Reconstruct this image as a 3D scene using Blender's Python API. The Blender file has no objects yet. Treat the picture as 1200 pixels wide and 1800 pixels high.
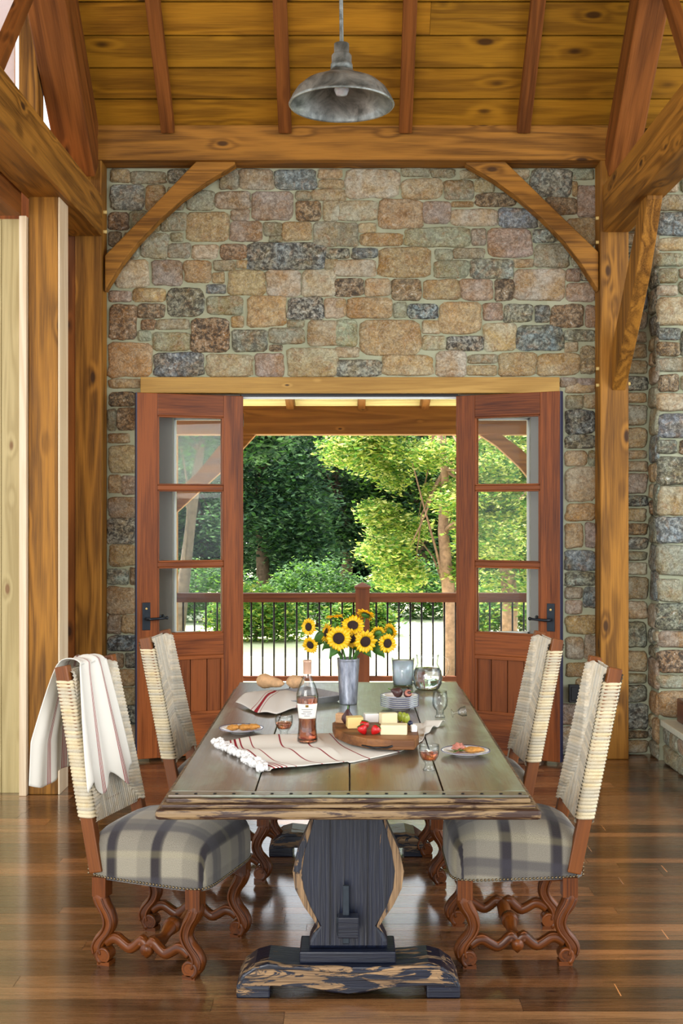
import bpy, math, random
from mathutils import Vector, Matrix, noise
random.seed(7)
S = bpy.context.scene
COL = S.collection
R = math.radians
# ------------------------------------------------------------------ camera, world, sun, exposure
F, CX, CY, EYE = 2100.0, 612.0, 900.0, 1.63
cam = bpy.data.cameras.new('camera'); camo = bpy.data.objects.new('camera', cam); COL.objects.link(camo)
camo.location = (0, 0, EYE); camo.rotation_euler = (R(90), 0, 0)
cam.sensor_fit = 'VERTICAL'; cam.sensor_height = 36; cam.sensor_width = 24; cam.lens = F/1800*36
cam.shift_x = -(CX-600)/1800; cam.shift_y = 0.0
cam.clip_start = 0.05; cam.clip_end = 300
S.camera = camo
S.view_settings.view_transform = 'Standard'; S.view_settings.look = 'None'
S.view_settings.gamma = 1; S.view_settings.use_curve_mapping = False
S.view_settings.exposure = 0.45
w = bpy.data.worlds.new('world'); S.world = w; w.use_nodes = True
w.node_tree.nodes['Background'].inputs[0].default_value = (0.86, 0.93, 1.0, 1)
w.node_tree.nodes['Background'].inputs[1].default_value = 1.7
sun = bpy.data.lights.new('sun', 'SUN'); suno = bpy.data.objects.new('sun', sun); COL.objects.link(suno)
sun.energy = 11.0; sun.angle = R(1.0); sun.color = (1, 0.93, 0.80)
suno.rotation_euler = Vector((-0.42, 0.28, 0.80)).to_track_quat('Z', 'Y').to_euler()
def area(name, loc, tgt, sx, sy, power, col=(1, .97, .92)):
    l = bpy.data.lights.new(name, 'AREA'); o = bpy.data.objects.new(name, l); COL.objects.link(o)
    l.shape = 'RECTANGLE'; l.size = sx; l.size_y = sy; l.energy = power; l.color = col
    o.location = loc; o.rotation_euler = (Vector(loc)-Vector(tgt)).to_track_quat('Z', 'Y').to_euler()
# added area fills, out of view, brightening the room from behind and beside
area('added_fill_back', (-3.0, -3.5, 3.6), (0.4, 7.5, 2.2), 4.5, 3.5, 430, (1, .97, .92))
area('added_fill_right', (5.6, 2.5, 3.2), (-1.6, 6.0, 1.2), 4, 3, 150, (.95, .97, 1))

# ------------------------------------------------------------------ pixel helpers (only to take measurements off the picture)
def P(px, py, Y): return Vector(((px-CX)*Y/F, Y, EYE-(py-CY)*Y/F))
def T(px, py, z=0.76):
    s = (py-CY)/(EYE-z); return Vector(((px-CX)/s, F/s, z))
def lin(c): return c/12.92 if c <= .04045 else ((c+.055)/1.055)**2.4
def C(r, g, b): return (lin(r/255), lin(g/255), lin(b/255))

# ------------------------------------------------------------------ mesh builder
class MB:
    def __init__(s): s.v = []; s.f = []; s.g = []; s.c = []; s.w = []; s.m = []; s.sm = []
    def add(s, vs, fs, g=None, col=(1, 1, 1), w=0.0, mat=0, smooth=False):
        n = len(s.v); s.v += [tuple(x) for x in vs]
        s.g += [tuple(x) for x in (g if g is not None else vs)]
        s.c += (col if isinstance(col, list) else [tuple(col)]*len(vs))
        s.w += (w if isinstance(w, list) else [w]*len(vs))
        s.f += [tuple(i+n for i in f) for f in fs]; s.m += [mat]*len(fs); s.sm += [smooth]*len(fs)
        return s
    def box(s, x0, y0, z0, x1, y1, z1, axis=None, col=(1, 1, 1), w=0.0, mat=0, rnd=True):
        M = Matrix.Translation(((x0+x1)/2, (y0+y1)/2, (z0+z1)/2))
        return s.obox(M, abs(x1-x0), abs(y1-y0), abs(z1-z0), axis, col, w, mat, rnd)
    def obox(s, M, a, b, c, axis=None, col=(1, 1, 1), w=0.0, mat=0, rnd=True):
        L = [Vector((i*a/2, j*b/2, k*c/2)) for i in (-1, 1) for j in (-1, 1) for k in (-1, 1)]
        if axis is None: axis = max(range(3), key=lambda q: (a, b, c)[q])
        off = Vector([random.uniform(-20, 20) for _ in range(3)]) if rnd else Vector((0, 0, 0))
        perm = [axis]+[q for q in range(3) if q != axis]
        g = [Vector((p[perm[0]], p[perm[1]], p[perm[2]]))+off for p in L]
        fs = [(0, 1, 3, 2), (4, 6, 7, 5), (0, 4, 5, 1), (2, 3, 7, 6), (0, 2, 6, 4), (1, 5, 7, 3)]
        return s.add([M @ p for p in L], fs, g, col, w, mat)
    def beam(s, p0, p1, wd, ht, up=(0, 0, 1), col=(1, 1, 1), w=0.0, mat=0):
        p0 = Vector(p0); p1 = Vector(p1); x = (p1-p0); L = x.length; x.normalize()
        y = Vector(up).cross(x).normalized(); z = x.cross(y)
        M = Matrix((x, y, z)).transposed().to_4x4(); M.translation = (p0+p1)/2
        return s.obox(M, L, wd, ht, 0, col, w, mat)
    def prism(s, pts, a, b, plane='xz', gax=0, col=(1, 1, 1), w=0.0, mat=0, wl=None):
        # polygon extruded from a to b along the missing axis; gax: which polygon axis carries the grain
        n = len(pts); vs = []; off = Vector([random.uniform(-20, 20) for _ in range(3)])
        g = []; ww = []
        for d in (a, b):
            for k, (p, q) in enumerate(pts):
                vs.append({'xz': (p, d, q), 'yz': (d, p, q), 'xy': (p, q, d)}[plane])
                g.append(Vector((p, q, d) if gax == 0 else (q, p, d))+off); ww.append(wl[k] if wl else w)
        area2 = sum(pts[i][0]*pts[(i+1) % n][1]-pts[(i+1) % n][0]*pts[i][1] for i in range(n))
        fs = [tuple(range(n)), tuple(range(2*n-1, n-1, -1))]
        fs += [(i, n+i, n+(i+1) % n, (i+1) % n) for i in range(n)]
        return s.add(vs, fs, g, col, ww, mat)
    def tube(s, path, rad, n=8, col=(1, 1, 1), w=0.0, mat=0, smooth=True, sq=0, flat=None, caps=True):
        path = [Vector(p) for p in path]; m = len(path)
        if not hasattr(rad, '__len__'): rad = [rad]*m
        t = [(path[min(i+1, m-1)]-path[max(i-1, 0)]).normalized() for i in range(m)]
        up = Vector(flat) if flat else (Vector((0, 0, 1)) if abs(t[0].z) < .9 else Vector((0, 1, 0)))
        u = (up-t[0]*up.dot(t[0])).normalized(); vs = []; g = []; L = 0; off = Vector([random.uniform(-9, 9) for _ in range(3)])
        for i in range(m):
            if i: L += (path[i]-path[i-1]).length
            u = (u-t[i]*u.dot(t[i])).normalized(); v = t[i].cross(u)
            for k in range(n):
                a = 2*math.pi*(k+.5)/n; ca, sa = math.cos(a), math.sin(a)
                if sq: q = (abs(ca)**sq+abs(sa)**sq)**(-1/sq)
                else: q = 1
                vs.append(path[i]+(u*ca+v*sa)*rad[i]*q); g.append(Vector((L, ca*rad[i], sa*rad[i]))+off)
        fs = [(i*n+k, i*n+(k+1) % n, (i+1)*n+(k+1) % n, (i+1)*n+k) for i in range(m-1) for k in range(n)]
        if caps: fs += [tuple(range(n-1, -1, -1)), tuple((m-1)*n+k for k in range(n))]
        return s.add(vs, fs, g, col, w, mat, smooth)
    def lathe(s, prof, n=28, o=(0, 0, 0), col=(1, 1, 1), mat=0, smooth=True, M=None, sx=1, sy=1, w=0.0):
        o = Vector(o); vs = []
        for r, z in prof:
            for k in range(n):
                a = 2*math.pi*k/n; p = Vector((r*math.cos(a)*sx, r*math.sin(a)*sy, z))
                vs.append((M @ p if M else p)+o)
        m = len(prof)
        fs = [(i*n+k, i*n+(k+1) % n, (i+1)*n+(k+1) % n, (i+1)*n+k) for i in range(m-1) for k in range(n)]
        if prof[0][0] > 1e-6: fs.append(tuple(range(n-1, -1, -1))) if prof[0][0] < .0001 else None
        fs = [f for f in fs if f]
        return s.add(vs, fs, None, col, w, mat, smooth)
    def ball(s, c, rx, ry=None, rz=None, n=14, m=9, col=(1, 1, 1), mat=0, jit=0, M=None, w=0.0):
        ry = ry or rx; rz = rz or rx; pr = []
        vs = []
        for i in range(m+1):
            th = math.pi*i/m
            for k in range(n):
                a = 2*math.pi*k/n; p = Vector((math.sin(th)*math.cos(a), math.sin(th)*math.sin(a), -math.cos(th)))
                q = 1+(jit*noise.noise(p*2.3+Vector(c)*31) if jit else 0)
                p = Vector((p.x*rx*q, p.y*ry*q, p.z*rz*q)); vs.append((M @ p if M else p)+Vector(c))
        fs = [(i*n+k, i*n+(k+1) % n, (i+1)*n+(k+1) % n, (i+1)*n+k) for i in range(m) for k in range(n)]
        return s.add(vs, fs, None, col, w, mat, True)
    def grid(s, fn, nu, nv, col=(1, 1, 1), gf=None, mat=0, smooth=True, w=0.0):
        vs = [Vector(fn(i/nu, j/nv)) for i in range(nu+1) for j in range(nv+1)]
        g = [Vector(gf(i/nu, j/nv)) for i in range(nu+1) for j in range(nv+1)] if gf else None
        fs = [(i*(nv+1)+j, (i+1)*(nv+1)+j, (i+1)*(nv+1)+j+1, i*(nv+1)+j+1) for i in range(nu) for j in range(nv)]
        return s.add(vs, fs, g, col, w, mat, smooth)

def obj(name, mb, mats, parent=None, bevel=0, weld=False, solid=0, loc=None):
    me = bpy.data.meshes.new(name); me.from_pydata(mb.v, [], mb.f)
    if not isinstance(mats, (list, tuple)): mats = [mats]
    for m in mats: me.materials.append(m)
    a = me.attributes.new('g', 'FLOAT_VECTOR', 'POINT'); a.data.foreach_set('vector', [x for p in mb.g for x in p])
    a = me.attributes.new('tint', 'FLOAT_COLOR', 'POINT'); a.data.foreach_set('color', [x for p in mb.c for x in (p[0], p[1], p[2], 1)])
    a = me.attributes.new('wear', 'FLOAT', 'POINT'); a.data.foreach_set('value', [float(x) for x in mb.w])
    me.polygons.foreach_set('material_index', mb.m); me.polygons.foreach_set('use_smooth', mb.sm)
    me.update()
    o = bpy.data.objects.new(name, me); COL.objects.link(o)
    if parent: o.parent = parent
    if loc: o.location = loc
    if solid:
        q = o.modifiers.new('solid', 'SOLIDIFY'); q.thickness = solid; q.offset = 0
    if bevel:
        q = o.modifiers.new('bevel', 'BEVEL'); q.width = bevel; q.segments = 2; q.limit_method = 'ANGLE'; q.angle_limit = R(35); q.harden_normals = False
    return o
def thing(name, label, cat, loc=(0, 0, 0), rz=0, group=None):
    o = bpy.data.objects.new(name, None); COL.objects.link(o); o.location = loc; o.rotation_euler = (0, 0, rz)
    o.empty_display_size = .1
    return tag(o, label, cat, group)
def tag(o, label, cat, group=None):
    o['label'] = label; o['category'] = cat
    if group: o['group'] = group
    return o
def struct(o): o['kind'] = 'structure'; return o
def dup(root, loc, rz, label, group=None):
    r = root.copy(); COL.objects.link(r); r.location = loc; r.rotation_euler = (0, 0, rz); r['label'] = label
    if group: r['group'] = group
    for ch in list(root.children):
        c = ch.copy(); COL.objects.link(c); c.parent = r
        for g in ch.children:
            d = g.copy(); COL.objects.link(d); d.parent = c
    return r

# ------------------------------------------------------------------ materials
class N:
    def __init__(s, name):
        s.m = bpy.data.materials.new(name); s.m.use_nodes = True; s.t = s.m.node_tree; s.t.nodes.clear()
        s.out = s.n('ShaderNodeOutputMaterial')
    def n(s, ty, ins=None, **kw):
        x = s.t.nodes.new(ty)
        for k, v in kw.items(): setattr(x, k, v)
        for k, v in (ins or {}).items(): s.set(x.inputs[k], v)
        return x
    def set(s, i, v):
        if isinstance(v, bpy.types.NodeSocket): s.t.links.new(v, i)
        elif isinstance(v, (tuple, list)) and len(v) == 3 and i.type == 'RGBA': i.default_value = (*v, 1)
        else: i.default_value = v
    def attr(s, name): return s.n('ShaderNodeAttribute', attribute_name=name)
    def math(s, op, a, b=0.0, clamp=False):
        x = s.n('ShaderNodeMath', operation=op, use_clamp=clamp); s.set(x.inputs[0], a); s.set(x.inputs[1], b); return x.outputs[0]
    def mix(s, f, a, b, mode='MIX'):
        x = s.n('ShaderNodeMix', data_type='RGBA', blend_type=mode); s.set(x.inputs[0], f); s.set(x.inputs[6], a); s.set(x.inputs[7], b); return x.outputs[2]
    def mapr(s, v, a, b, c=0.0, d=1.0, smooth=False):
        x = s.n('ShaderNodeMapRange', interpolation_type='SMOOTHSTEP' if smooth else 'LINEAR')
        for k, q in enumerate((v, a, b, c, d)): s.set(x.inputs[k], q)
        return x.outputs[0]
    def scale(s, v, sc):
        x = s.n('ShaderNodeVectorMath', operation='MULTIPLY'); s.set(x.inputs[0], v); x.inputs[1].default_value = sc; return x.outputs[0]
    def noise(s, v, sc=1.0, det=3.0, rough=.5, dist=0.0):
        return s.n('ShaderNodeTexNoise', {'Vector': v, 'Scale': sc, 'Detail': det, 'Roughness': rough, 'Distortion': dist}).outputs[0]
    def bump(s, h, st=.3, d=.01):
        return s.n('ShaderNodeBump', {'Height': h, 'Strength': st, 'Distance': d}).outputs[0]
    def bsdf(s, **kw):
        b = s.n('ShaderNodeBsdfPrincipled')
        for k, v in kw.items(): s.set(b.inputs[k.replace('_', ' ')], v)
        s.t.links.new(b.outputs[0], s.out.inputs[0]); return b
def wood(name, dark, light, knot=(.03, .012, .005), rough=.5, ring=11, coat=0, kn=.11, bst=.35, fine=.35, sx=.55, spec=.4, coatr=.18, painted_glare=None):
    q = N(name); g = q.attr('g').outputs['Vector']; tint = q.attr('tint').outputs['Color']
    vo = q.n('ShaderNodeTexVoronoi', {'Vector': q.scale(g, (2.4, 5.5, 5.5)), 'Scale': 1.0})
    kd = q.mapr(vo.outputs['Distance'], 0.0, kn*2.6, 1, 0, True)
    n1 = q.noise(q.scale(g, (sx, 7.0, 7.0)), 1, 2.5, .45, .6)
    n1 = q.math('ADD', n1, q.math('MULTIPLY', kd, .22))
    rg = q.math('SINE', q.math('MULTIPLY', n1, float(ring)*2.4)); rg = q.mapr(rg, -1, 1, 0, 1)
    n2 = q.noise(q.scale(g, (4.0, 150.0, 150.0)), 1, 3, .6)
    n3 = q.noise(q.scale(g, (.9, 4.0, 4.0)), 1, 3, .5)
    f = q.math('ADD', q.math('MULTIPLY', rg, .5), q.math('MULTIPLY', q.mapr(n2, .3, .7), fine))
    f = q.math('ADD', f, q.math('SUBTRACT', q.math('MULTIPLY', n3, .8), .28), True)
    col = q.mix(f, dark, light)
    core = q.mapr(vo.outputs['Distance'], kn*.45, kn, 1, 0, True)
    col = q.mix(q.math('MULTIPLY', core, .85), col, knot)
    if painted_glare:
        pn = q.noise(q.scale(g, (1.6, 4.5, 4.5)), 1, 5, .62, .5); col = q.mix(q.mapr(pn, .46, .62, 0, .62, True), col, painted_glare)  # pale glare painted into the wood colour as noise patches
    col = q.mix(1.0, col, tint, 'MULTIPLY')
    h = q.math('ADD', q.math('MULTIPLY', rg, .5), n2)
    q.bsdf(Base_Color=col, Roughness=q.mapr(n2, .2, .8, rough-.07, rough+.12), Normal=q.bump(h, bst, .004), Coat_Weight=coat, Coat_Roughness=coatr, Specular_IOR_Level=spec)
    return q.m
def plain(name, col, rough=.5, metal=0, nz=0.0, nsc=40, bst=0, tint=False, coat=0, sss=0):
    q = N(name); g = q.attr('g').outputs['Vector']; nn = q.noise(g, nsc, 4, .6)
    c = q.mix(q.mapr(nn, .3, .7), tuple(x*(1-nz) for x in col), tuple(min(1, x*(1+nz)) for x in col))
    if tint: c = q.mix(1.0, c, q.attr('tint').outputs['Color'], 'MULTIPLY')
    b = q.bsdf(Base_Color=c, Roughness=rough, Metallic=metal, Coat_Weight=coat)
    if bst: q.set(b.inputs['Normal'], q.bump(nn, bst, .005))
    if sss: b.inputs['Subsurface Weight'].default_value = sss; b.inputs['Subsurface Scale'].default_value = .01
    return q.m
M = {}
M['beam'] = wood('timber_wood', C(78, 46, 10), C(172, 118, 44), rough=.55, kn=.13, ring=13, spec=.25, fine=.45)
M['beam_dark'] = wood('timber_wood_red', C(76, 40, 12), C(142, 84, 34), rough=.55, spec=.25)
M['plank'] = wood('ceiling_plank_wood', C(100, 64, 8), C(168, 118, 26), knot=C(50, 24, 6), rough=.55, kn=.17, spec=.25, fine=.45)
M['pine'] = wood('pale_pine', C(156, 136, 84), C(194, 176, 124), knot=C(120, 78, 36), rough=.5, ring=14, kn=.1, bst=.15)
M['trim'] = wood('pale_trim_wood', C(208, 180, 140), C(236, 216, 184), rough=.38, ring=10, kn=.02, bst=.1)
M['lintel'] = wood('lintel_wood', C(146, 106, 40), C(190, 150, 76), rough=.55, ring=12, kn=.05, fine=.5)
M['mahogany'] = wood('mahogany', C(72, 32, 10), C(144, 78, 34), rough=.42, ring=8, kn=.01, bst=.12, coat=.08, fine=.7, spec=.2)
M['floor'] = wood('floor_wood', C(36, 22, 12), C(124, 84, 50), knot=C(30, 16, 8), rough=.24, ring=8, kn=.05, bst=.2, coat=1.0, fine=.8, sx=.4, coatr=.14)
M['table'] = wood('table_wood', C(36, 27, 18), C(98, 80, 58), knot=C(24, 14, 8), rough=.36, ring=6, kn=.04, bst=.25, coat=1.0, fine=.8, spec=.6, coatr=.22, painted_glare=C(132, 150, 128))  # mint glare of the table top is put into its colour
M['chair'] = wood('carved_chair_wood', C(40, 17, 4), C(112, 58, 18), rough=.36, ring=5, kn=.01, bst=.1, coat=.12, fine=.7, spec=.25)
M['chair_pale'] = wood('chair_stile_wood', C(56, 26, 6), C(130, 72, 24), rough=.4, ring=6, kn=.01, bst=.1, coat=.1, spec=.3)
M['board'] = wood('cutting_board_wood', C(70, 38, 18), C(150, 98, 52), rough=.5, ring=10, kn=.04)
M['deck'] = wood('deck_wood', C(190, 175, 155), C(225, 215, 200), rough=.6, ring=6, kn=.02)
M['porch'] = wood('porch_wood', C(112, 66, 20), C(178, 118, 52), rough=.6, kn=.06)
M['rail'] = wood('rail_wood', C(92, 46, 24), C(140, 78, 44), rough=.5, kn=.02)
M['navy'] = None
# worn navy paint over wood: 'wear' is how rubbed the place is
q = N('worn_navy_paint'); g = q.attr('g').outputs['Vector']; wr = q.attr('wear').outputs['Fac']
n1 = q.noise(q.scale(g, (5, 26, 26)), 1, 6, .68, .9); n2 = q.noise(q.scale(g, (4, 120, 120)), 1, 3, .6)
mk = q.mapr(q.math('ADD', n1, q.math('MULTIPLY', wr, .30)), .70, .74, 0, 1, True)
wd = q.mix(q.mapr(n2, .3, .7), C(62, 42, 26), C(168, 134, 94))
q.bsdf(Base_Color=q.mix(mk, q.mix(q.mapr(n2, .3, .7), C(8, 10, 20), C(20, 26, 44)), wd), Roughness=q.mapr(mk, 0, 1, .34, .65), Normal=q.bump(q.math('SUBTRACT', n2, mk), .5, .004))
M['navy'] = q.m
q = N('worn_table_edge'); g = q.attr('g').outputs['Vector']
n1 = q.noise(q.scale(g, (5, 40, 40)), 1, 6, .7, .6); n2 = q.noise(q.scale(g, (3, 130, 130)), 1, 3, .6)
mk = q.mapr(n1, .47, .56, 0, 1, True)
q.bsdf(Base_Color=q.mix(mk, C(58, 36, 24), q.mix(n2, C(110, 84, 54), C(152, 126, 88))), Roughness=.45, Normal=q.bump(n1, .6, .004))
M['edge'] = q.m
# stone
q = N('fieldstone'); g = q.attr('g').outputs['Vector']; t = q.attr('tint').outputs['Color']; wr = q.attr('wear').outputs['Fac']
a = q.noise(g, 5.5, 5, .6, .6); b = q.noise(q.scale(g, (1, 1, 1.6)), 34, 5, .75, .4); c = q.noise(g, 13, 4, .6, 1.2); e = q.noise(g, 90, 2, .7)
col = q.mix(q.mapr(a, .40, .66), t, q.mix(1.0, t, C(236, 206, 160), 'MULTIPLY'))
col = q.mix(q.math('MULTIPLY', q.mapr(c, .52, .66), .55), col, C(172, 130, 84))
vn = q.noise(g, 16, 6, .7, 2.2); vein = q.mapr(q.math('ABSOLUTE', q.math('SUBTRACT', vn, .5)), .0, .030, 1, 0, True)
d2 = q.noise(q.scale(g, (1, 1, 1)), 26, 6, .75, 1.0)
col = q.mix(q.mapr(d2, .56, .40, 0, .55), col, q.mix(1.0, col, C(150, 136, 112), 'MULTIPLY'))
col = q.mix(q.math('MULTIPLY', vein, .45), col, C(222, 220, 200))
spk = q.mapr(b, .40, .58, 0, 1, True)
col = q.mix(q.math('MULTIPLY', q.math('SUBTRACT', 1.0, spk), q.math('MULTIPLY', wr, .85)), col, C(46, 44, 42))
col = q.mix(q.math('MULTIPLY', q.mapr(b, .60, .68, 0, 1, True), q.math('ADD', q.math('MULTIPLY', wr, .8), .1)), col, C(226, 228, 218))
col = q.mix(q.math('MULTIPLY', q.mapr(e, .62, .35), .28), col, C(60, 50, 40))
h = q.math('ADD', q.math('MULTIPLY', c, 1.0), q.math('ADD', q.math('MULTIPLY', b, .6), q.math('MULTIPLY', e, .25)))
q.bsdf(Base_Color=col, Roughness=.78, Normal=q.bump(h, .8, .02), Specular_IOR_Level=.35)
M['stone'] = q.m
q = N('mortar'); g = q.attr('g').outputs['Vector']; a = q.noise(g, 60, 4, .7); b = q.noise(g, 4, 3, .5)
q.bsdf(Base_Color=q.mix(q.mapr(b, .35, .65), C(154, 158, 130), C(176, 178, 150)), Roughness=.9, Normal=q.bump(a, .5, .006))
M['mortar'] = q.m
M['plaster'] = plain('pale_plaster', C(226, 206, 200), .7, nz=.03)
M['grey_paint'] = plain('grey_frame_paint', C(112, 108, 100), .5, nz=.05)
M['white_paint'] = plain('white_frame_paint', C(226, 228, 226), .4)
M['black'] = plain('black_iron', C(22, 20, 20), .4, .4, nz=.2)
M['bronze'] = plain('dark_bronze', C(38, 44, 50), .35, .6, nz=.2)
M['peg'] = plain('pale_peg_wood', C(220, 190, 116), .5)
M['nail'] = plain('antique_nail', C(120, 104, 78), .3, .9, nz=.3)
M['blue_edge'] = plain('navy_door_edge', C(26, 34, 62), .4)
# lamp zinc
q = N('weathered_zinc'); g = q.attr('g').outputs['Vector']; a = q.noise(g, 9, 6, .65, .8); b = q.noise(g, 40, 4, .6)
q.bsdf(Base_Color=q.mix(q.mapr(a, .35, .65), C(84, 88, 84), C(164, 168, 162)), Roughness=q.mapr(b, .3, .7, .35, .6), Metallic=.55)
M['zinc'] = q.m
q = N('galvanised_steel'); g = q.attr('g').outputs['Vector']; a = q.noise(q.scale(g, (1, 1, .25)), 60, 4, .6)
q.bsdf(Base_Color=q.mix(q.mapr(a, .35, .65), C(128, 134, 148), C(186, 190, 202)), Roughness=.38, Metallic=.85)
M['galv'] = q.m
# plaid wool
q = N('plaid_wool'); g = q.attr('g').outputs['Vector']; sp = q.n('ShaderNodeSeparateXYZ', {'Vector': g})
def bands(v, per, ph, wd, fu=.06):
    x = q.math('FRACT', q.math('ADD', q.math('MULTIPLY', v, 1/per), ph)); d = q.math('ABSOLUTE', q.math('SUBTRACT', x, .5))
    return q.mapr(d, wd/2+fu/2, wd/2-fu/2, 0, 1, True)
w1 = q.math('ADD', q.math('MULTIPLY', bands(sp.outputs[0], .185, .18, .24), .78), q.math('MULTIPLY', bands(sp.outputs[0], .185, .36, .5), .22))
w2 = q.math('ADD', q.math('MULTIPLY', bands(sp.outputs[1], .23, .1, .28), .55), q.math('MULTIPLY', bands(sp.outputs[1], .23, .32, .45), .22))
yl = q.math('MULTIPLY', bands(sp.outputs[1], .23, .6, .12), .15)
wv = q.noise(g, 420, 2, .5)
col = q.mix(w1, C(162, 154, 134), C(40, 34, 38)); col = q.mix(w2, col, q.mix(.35, col, C(56, 54, 66))); col = q.mix(q.math('MULTIPLY', w2, .8), col, C(60, 58, 68)); col = q.mix(yl, col, C(190, 178, 130))
col = q.mix(q.mapr(wv, .35, .65, .0, .5), col, C(70, 66, 62))
q.bsdf(Base_Color=col, Roughness=.95, Normal=q.bump(wv, .5, .002), Sheen_Weight=.3, Specular_IOR_Level=.1)
M['plaid'] = q.m
# rush cord
q = N('rush_cord'); g = q.attr('g').outputs['Vector']; t = q.attr('tint').outputs['Color']; a = q.noise(g, 26, 3, .6); b = q.noise(g, 300, 3, .6)
col = q.mix(q.mapr(a, .45, .75, 0, .5), C(222, 218, 204), C(196, 172, 122)); col = q.mix(q.mapr(b, .35, .65, 0, .25), col, C(140, 116, 82))
q.bsdf(Base_Color=q.mix(1.0, col, t, 'MULTIPLY'), Roughness=.75, Normal=q.bump(b, .3, .002)); M['rush'] = q.m
# striped linens: colour from g.x stripes. stripe list of (centre,width) in g.x
def linen(name, stripes, base=C(224, 220, 208), red=C(146, 36, 44), axis=0):
    q = N(name); g = q.attr('g').outputs['Vector']; sp = q.n('ShaderNodeSeparateXYZ', {'Vector': g}); v = sp.outputs[axis]; f = None
    for c, wd in stripes:
        k = q.mapr(q.math('ABSOLUTE', q.math('SUBTRACT', v, c)), wd/2+.0007, wd/2-.0007, 0, 1)
        f = k if f is None else q.math('MAXIMUM', f, k)
    wv = q.noise(g, 500, 2, .5)
    q.bsdf(Base_Color=q.mix(f, base, red), Roughness=.9, Normal=q.bump(wv, .25, .001), Specular_IOR_Level=.15)
    return q.m
M['towel'] = linen('chair_towel_linen', [(x, .0048) for x in (.09, .099, .108, .117)]+[(-.06, .004), (-.052, .004), (-.068, .004)])
M['throw'] = linen('table_towel_linen', [(.022, .006), (.034, .004), (.045, .006), (.058, .004), (.085, .003), (.15, .003), (.2, .003), (.26, .003), (.33, .003), (.4, .003), (.46, .003)], red=C(140, 26, 40))
M['napkin'] = linen('bread_cloth_linen', [(.10, .017), (.122, .003), (.078, .003), (.30, .003), (.31, .003)], base=C(206, 200, 190))
M['fluff'] = plain('white_pompom_yarn', C(232, 230, 226), .95, nz=.08, nsc=200, bst=.6)
# glass
def glass(name, col=(1, 1, 1), rough=0.0, ior=1.45):
    q = N(name); b = q.bsdf(Base_Color=col, Roughness=rough, IOR=ior, Transmission_Weight=1.0); return q.m
M['water'] = glass('water', (.88, .95, .98), ior=1.33)
M['rose'] = glass('rose_wine', C(236, 150, 112), ior=1.34); M['ice'] = plain('cloudy_ice_water', C(222, 234, 244), .15, nz=.08, nsc=60, coat=.6, sss=.3)
q = N('window_pane_glass'); tr = q.n('ShaderNodeBsdfTransparent', {'Color': (.97, .98, .97)}); gl = q.n('ShaderNodeBsdfGlossy', {'Roughness': .02}); bfc = q.n('ShaderNodeNewGeometry').outputs['Backfacing']; fr = q.n('ShaderNodeFresnel', {'IOR': q.mapr(bfc, 0, 1, 1.35, 1/1.35)})
ms = q.n('ShaderNodeMixShader', {0: q.math('MULTIPLY', fr.outputs[0], .45), 1: tr.outputs[0], 2: gl.outputs[0]}); q.t.links.new(ms.outputs[0], q.out.inputs[0]); M['pane'] = q.m
q = N('clear_glass'); lw = q.n('ShaderNodeLayerWeight', {'Blend': .35}).outputs['Facing']; bfc = q.n('ShaderNodeNewGeometry').outputs['Backfacing']
tr = q.n('ShaderNodeBsdfTransparent', {'Color': q.mix(q.mapr(lw, .2, .9), (.98, .99, .985), (.42, .48, .50))}); gl = q.n('ShaderNodeBsdfGlossy', {'Roughness': .03}); fr = q.n('ShaderNodeFresnel', {'IOR': q.mapr(bfc, 0, 1, 1.5, 1/1.5)})
ms = q.n('ShaderNodeMixShader', {0: q.math('MULTIPLY', fr.outputs[0], .9), 1: tr.outputs[0], 2: gl.outputs[0]}); q.t.links.new(ms.outputs[0], q.out.inputs[0]); M['glass'] = q.m
M['china'] = plain('white_china', C(236, 234, 232), .15, coat=.5); M['china_rim'] = plain('blue_rim_glaze', C(70, 76, 120), .2)
M['cheese_y'] = plain('yellow_cheese', C(226, 198, 128), .5, nz=.06, sss=.2); M['cheese_w'] = plain('cream_cheese', C(236, 222, 176), .5, nz=.05, sss=.2)
M['straw'] = plain('strawberry_skin', C(190, 18, 22), .3, nz=.25, nsc=260, bst=.4, coat=.3); M['green'] = plain('fresh_green', C(64, 96, 30), .5, nz=.2)
M['fig'] = plain('fig_skin', C(72, 44, 42), .4, nz=.35, nsc=60); M['fig_in'] = plain('fig_flesh', C(176, 110, 92), .5, nz=.3, nsc=160)
M['pear'] = plain('green_grape_skin', C(146, 158, 54), .3, nz=.15, sss=.2); M['toast'] = plain('toasted_bread', C(188, 132, 60), .7, nz=.35, nsc=70, bst=.4)
M['bread'] = plain('bread_crust', C(206, 164, 120), .75, nz=.25, nsc=30, bst=.4)
M['label'] = plain('paper_label', C(222, 218, 208), .6); M['ink'] = plain('grey_ink', C(110, 106, 104), .7); M['gold'] = plain('gold_foil', C(150, 116, 50), .3, .8)
M['capsule'] = plain('pink_foil', C(196, 158, 134), .4, .3)
M['petal'] = plain('sunflower_petal', C(250, 186, 8), .5, nz=.18, nsc=60, sss=.15); M['disc'] = plain('sunflower_disc', C(44, 26, 20), .9, nz=.5, nsc=300, bst=1.0)
M['stem'] = plain('sunflower_stem', C(66, 110, 36), .5, nz=.2); M['darkwood'] = plain('dark_box_wood', C(92, 44, 26), .35, nz=.3, nsc=30, coat=.3)
def leafmat(name, tr=.45):
    q = N(name); t = q.attr('tint').outputs['Color']
    d = q.n('ShaderNodeBsdfPrincipled', {'Base Color': t, 'Roughness': .5, 'Specular IOR Level': .3}); x = q.n('ShaderNodeBsdfTranslucent', {'Color': t})
    ms = q.n('ShaderNodeMixShader', {0: tr, 1: d.outputs[0], 2: x.outputs[0]}); q.t.links.new(ms.outputs[0], q.out.inputs[0]); return q.m
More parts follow.
